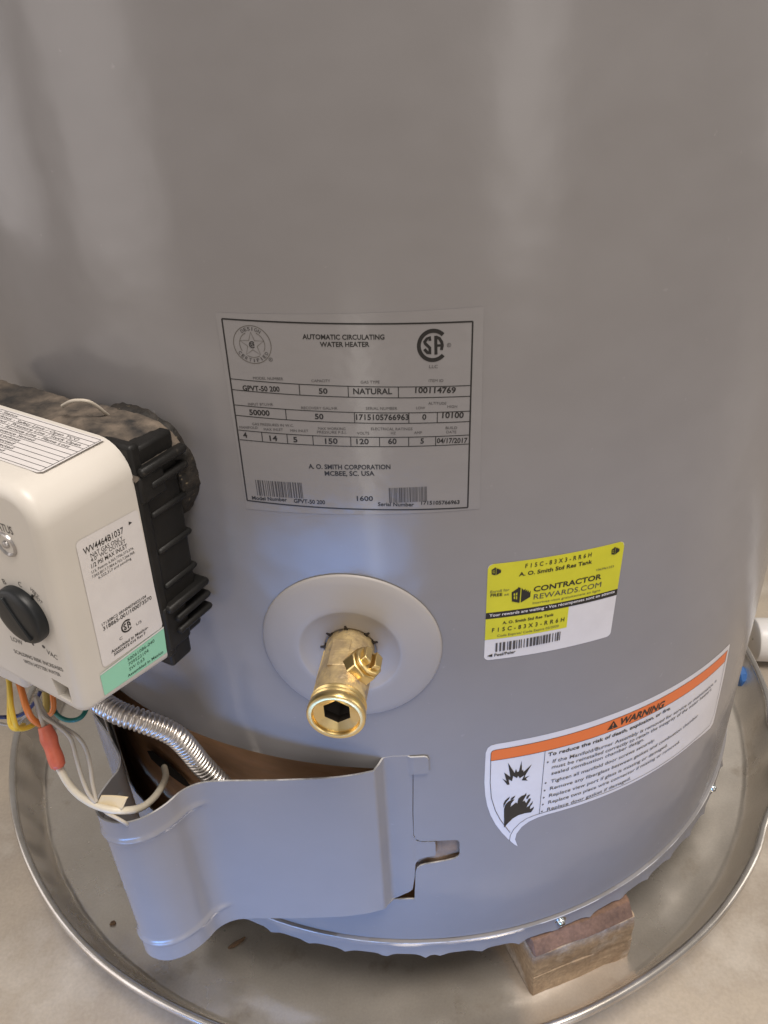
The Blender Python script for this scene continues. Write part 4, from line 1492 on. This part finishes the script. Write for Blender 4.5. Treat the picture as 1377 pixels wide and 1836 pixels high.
sheet(mb, tri2d(rrect(70, 59, 2.6, 6), (), frange(3, 68, 5), frange(3, 57, 10), step=5), yfn(0.00012), 'paper')
fy1, fy2 = yfn(0.00020), yfn(0.00028)
ypoly = [(0.0, 29.9), (70.0, 29.5), (70.0, 56.0), (69.2, 58.2), (67.4, 59.0), (2.6, 59.0), (0.8, 58.2), (0.0, 56.4)]
sheet(mb, tri2d(ypoly, (), frange(3, 68, 5), (40, 50), step=5), fy1, 'yellow')
sheet(mb, tri2d([(0.0, 13.4), (42.9, 13.4), (42.9, 27.0), (0.0, 27.0)], (), frange(3, 40, 5), (20,), step=5), fy1, 'yellow')
quad(mb, 0.0, 26.6, 70.0, 30.4, fy2, 'ink', 14)
fi2 = cyl_fn(R, 0.00036)
for tx, s0, z0, s1, z1, h, fl in REWARD_TEXT:
    key = 'paper' if fl == 2 else ('ink' if fl else 'ink_soft')
    put_text(mb, tx, (s0, z0), (s1, z1), h, fi2, key, BOLD[fl], spacing=1.7 if fl == 3 else 1.0)
barcode(mb, 33.9, 318.4, 68.2, 324.0, fi2, 'ink_soft', 11)
fillpoly(mb, [(29.6, 316.2), (32.4, 315.3), (32.4, 317.2)], fi2, 'ink')


def house(cx, cz, k):
    def q(pts):
        return [(cx + x * k, cz + z * k) for x, z in pts]
    fillpoly(mb, q([(-4.6, 2.3), (-4.3, -3.2), (-0.4, -4.8), (-0.2, 4.2), (-1.4, 4.9), (-1.6, 4.2)]), fi2, 'ink', holes=[q([(-3.6, 1.4), (-3.4, -1.9), (-1.7, -2.5), (-1.7, 1.8)])])
    stroke(mb, q([(-2.6, 1.8), (-2.5, -2.3)]), 0.4 * k, fi2, 'ink')
    stroke(mb, q([(-3.7, -0.1), (-1.6, -0.2)]), 0.4 * k, fi2, 'ink')
    fillpoly(mb, q([(0.3, 4.2), (0.2, -4.7), (4.9, -2.2), (4.9, 1.4), (4.0, 0.5), (4.1, 2.0), (3.2, 1.2), (3.2, 2.6), (2.3, 1.8), (2.3, 3.2), (1.3, 2.5)]), fi2, 'ink')


house(45.5, 352.2, 1.0)
house(32.9, 368.2, 0.48)
house(94.2, 366.6, 0.48)
o = child(mb, "reward_label")
o['label'] = "yellow and white sticker with house logo above the warning label"

# ---- curled warning label
outl = [(30.4, 238.1), (30.6, 246.0), (31.6, 249.4), (33.4, 251.0), (36.4, 251.6), (60, 251.4), (105.2, 250.9), (147.3, 249.3), (182.4, 247.6), (213.4, 246.0), (214.8, 245.6), (215.5, 244.3), (216.2, 238), (218.6, 214.9), (219.7, 178.0), (219.2, 172.0), (215.6, 170.4), (192.1, 175.6), (161.9, 177.4), (136.7, 178.6),
        (114.3, 179.8), (87.4, 181.2), (70.3, 181.9), (64.0, 181.4), (58.6, 179.6), (54.2, 176.2), (51.2, 171.0), (50.5, 165.8), (52.4, 158.6), (50.0, 161.4), (45.7, 168.0), (41.6, 175.4), (37.8, 183.5), (34.6, 192.4), (32.4, 201.5), (31.0, 211), (30.3, 222)]
mb = MB()
sheet(mb, tri2d(outl[::-1], (), frange(34, 216, 6), frange(166, 248, 12), step=5), cyl_fn(R, 0.00012), 'paper')
w1, w2, w3 = cyl_fn(R, 0.00020), cyl_fn(R, 0.00028), cyl_fn(R, 0.00036)
band = [(33.4, 238.9), (65, 238.2), (110, 237.0), (160, 235.0), (213.0, 232.2), (213.5, 241.6), (160, 244.6), (110, 246.2), (65, 246.9), (36.0, 247.2), (34.2, 246.6), (33.5, 245.2)]
sheet(mb, tri2d(band, (), frange(36, 212, 5), (), step=5), w1, 'orange')
stroke(mb, band, 0.28, w2, 'ink', closed=True)
stroke(mb, [(33.5, 240), (33.6, 221), (34.6, 208), (37.2, 196.5), (40.2, 188.0), (44.0, 179.6), (47.0, 173.5)], 0.36, w2, 'ink_soft', step=2)
stroke(mb, [(47.0, 165.9), (47.2, 170.6), (49.0, 175.4), (52.6, 180.2), (57.0, 183.2), (62, 184.4), (70, 184.8), (100.9, 183.6), (144.7, 180.6), (190, 178.0), (213, 175.6)], 0.34, w2, 'ink_soft', step=2)
stroke(mb, [(213.2, 240), (215.6, 205), (216.2, 184), (213, 175.6)], 0.30, w2, 'ink_soft', step=5)
stroke(mb, [(65.2, 238.2), (64.9, 184.6)], 0.34, w2, 'ink_soft', step=3)
for nm, pl in (("BURST", BURST), ("FLAME", FLAME), ("FLICK_A", FLICK_A), ("FLICK_B", FLICK_B), ("FLICK_C", FLICK_C)):
    fillpoly(mb, pl, w2, 'ink', step=4)
for tx, s0, z0, s1, z1, h, fl in WARN_TEXT:
    if fl == 4:
        put_text(mb, tx, (s0, z0), (s1, z1), 5.2, w3, 'ink', 0.03, 0.12)
    else:
        put_text(mb, tx, (s0, z0), (s1, z1), 2.75, w3, 'ink' if fl else 'ink_soft', 0.02 if fl else 0.006, 0.0)
fillpoly(mb, [(104.6, 239.2), (112.0, 238.6), (108.4, 245.2)], w3, 'ink')
stroke(mb, [(108.35, 243.2), (108.3, 241.2)], 0.7, cyl_fn(R, 0.00044), 'orange')
fillpoly(mb, ring_poly(108.3, 240.2, 0.4, 8), cyl_fn(R, 0.00044), 'orange')
for s, z in ((67.4, 228.4), (67.2, 211.0), (67.0, 204.6), (66.8, 198.4), (66.6, 192.4), (66.4, 186.2)):
    fillpoly(mb, ring_poly(s, z, 0.62, 8), w3, 'ink_soft')
o = child(mb, "warning_label")
o['label'] = "white sticker with orange banner and flame symbols curling at its lower left"

# slits and other grandchildren were built in world space: cancel the heater's offset
for o in bpy.data.objects:
    if o.parent is not None and o.parent.parent is not None and o.parent.parent == wh:
        o.matrix_parent_inverse = Matrix.Identity(4)
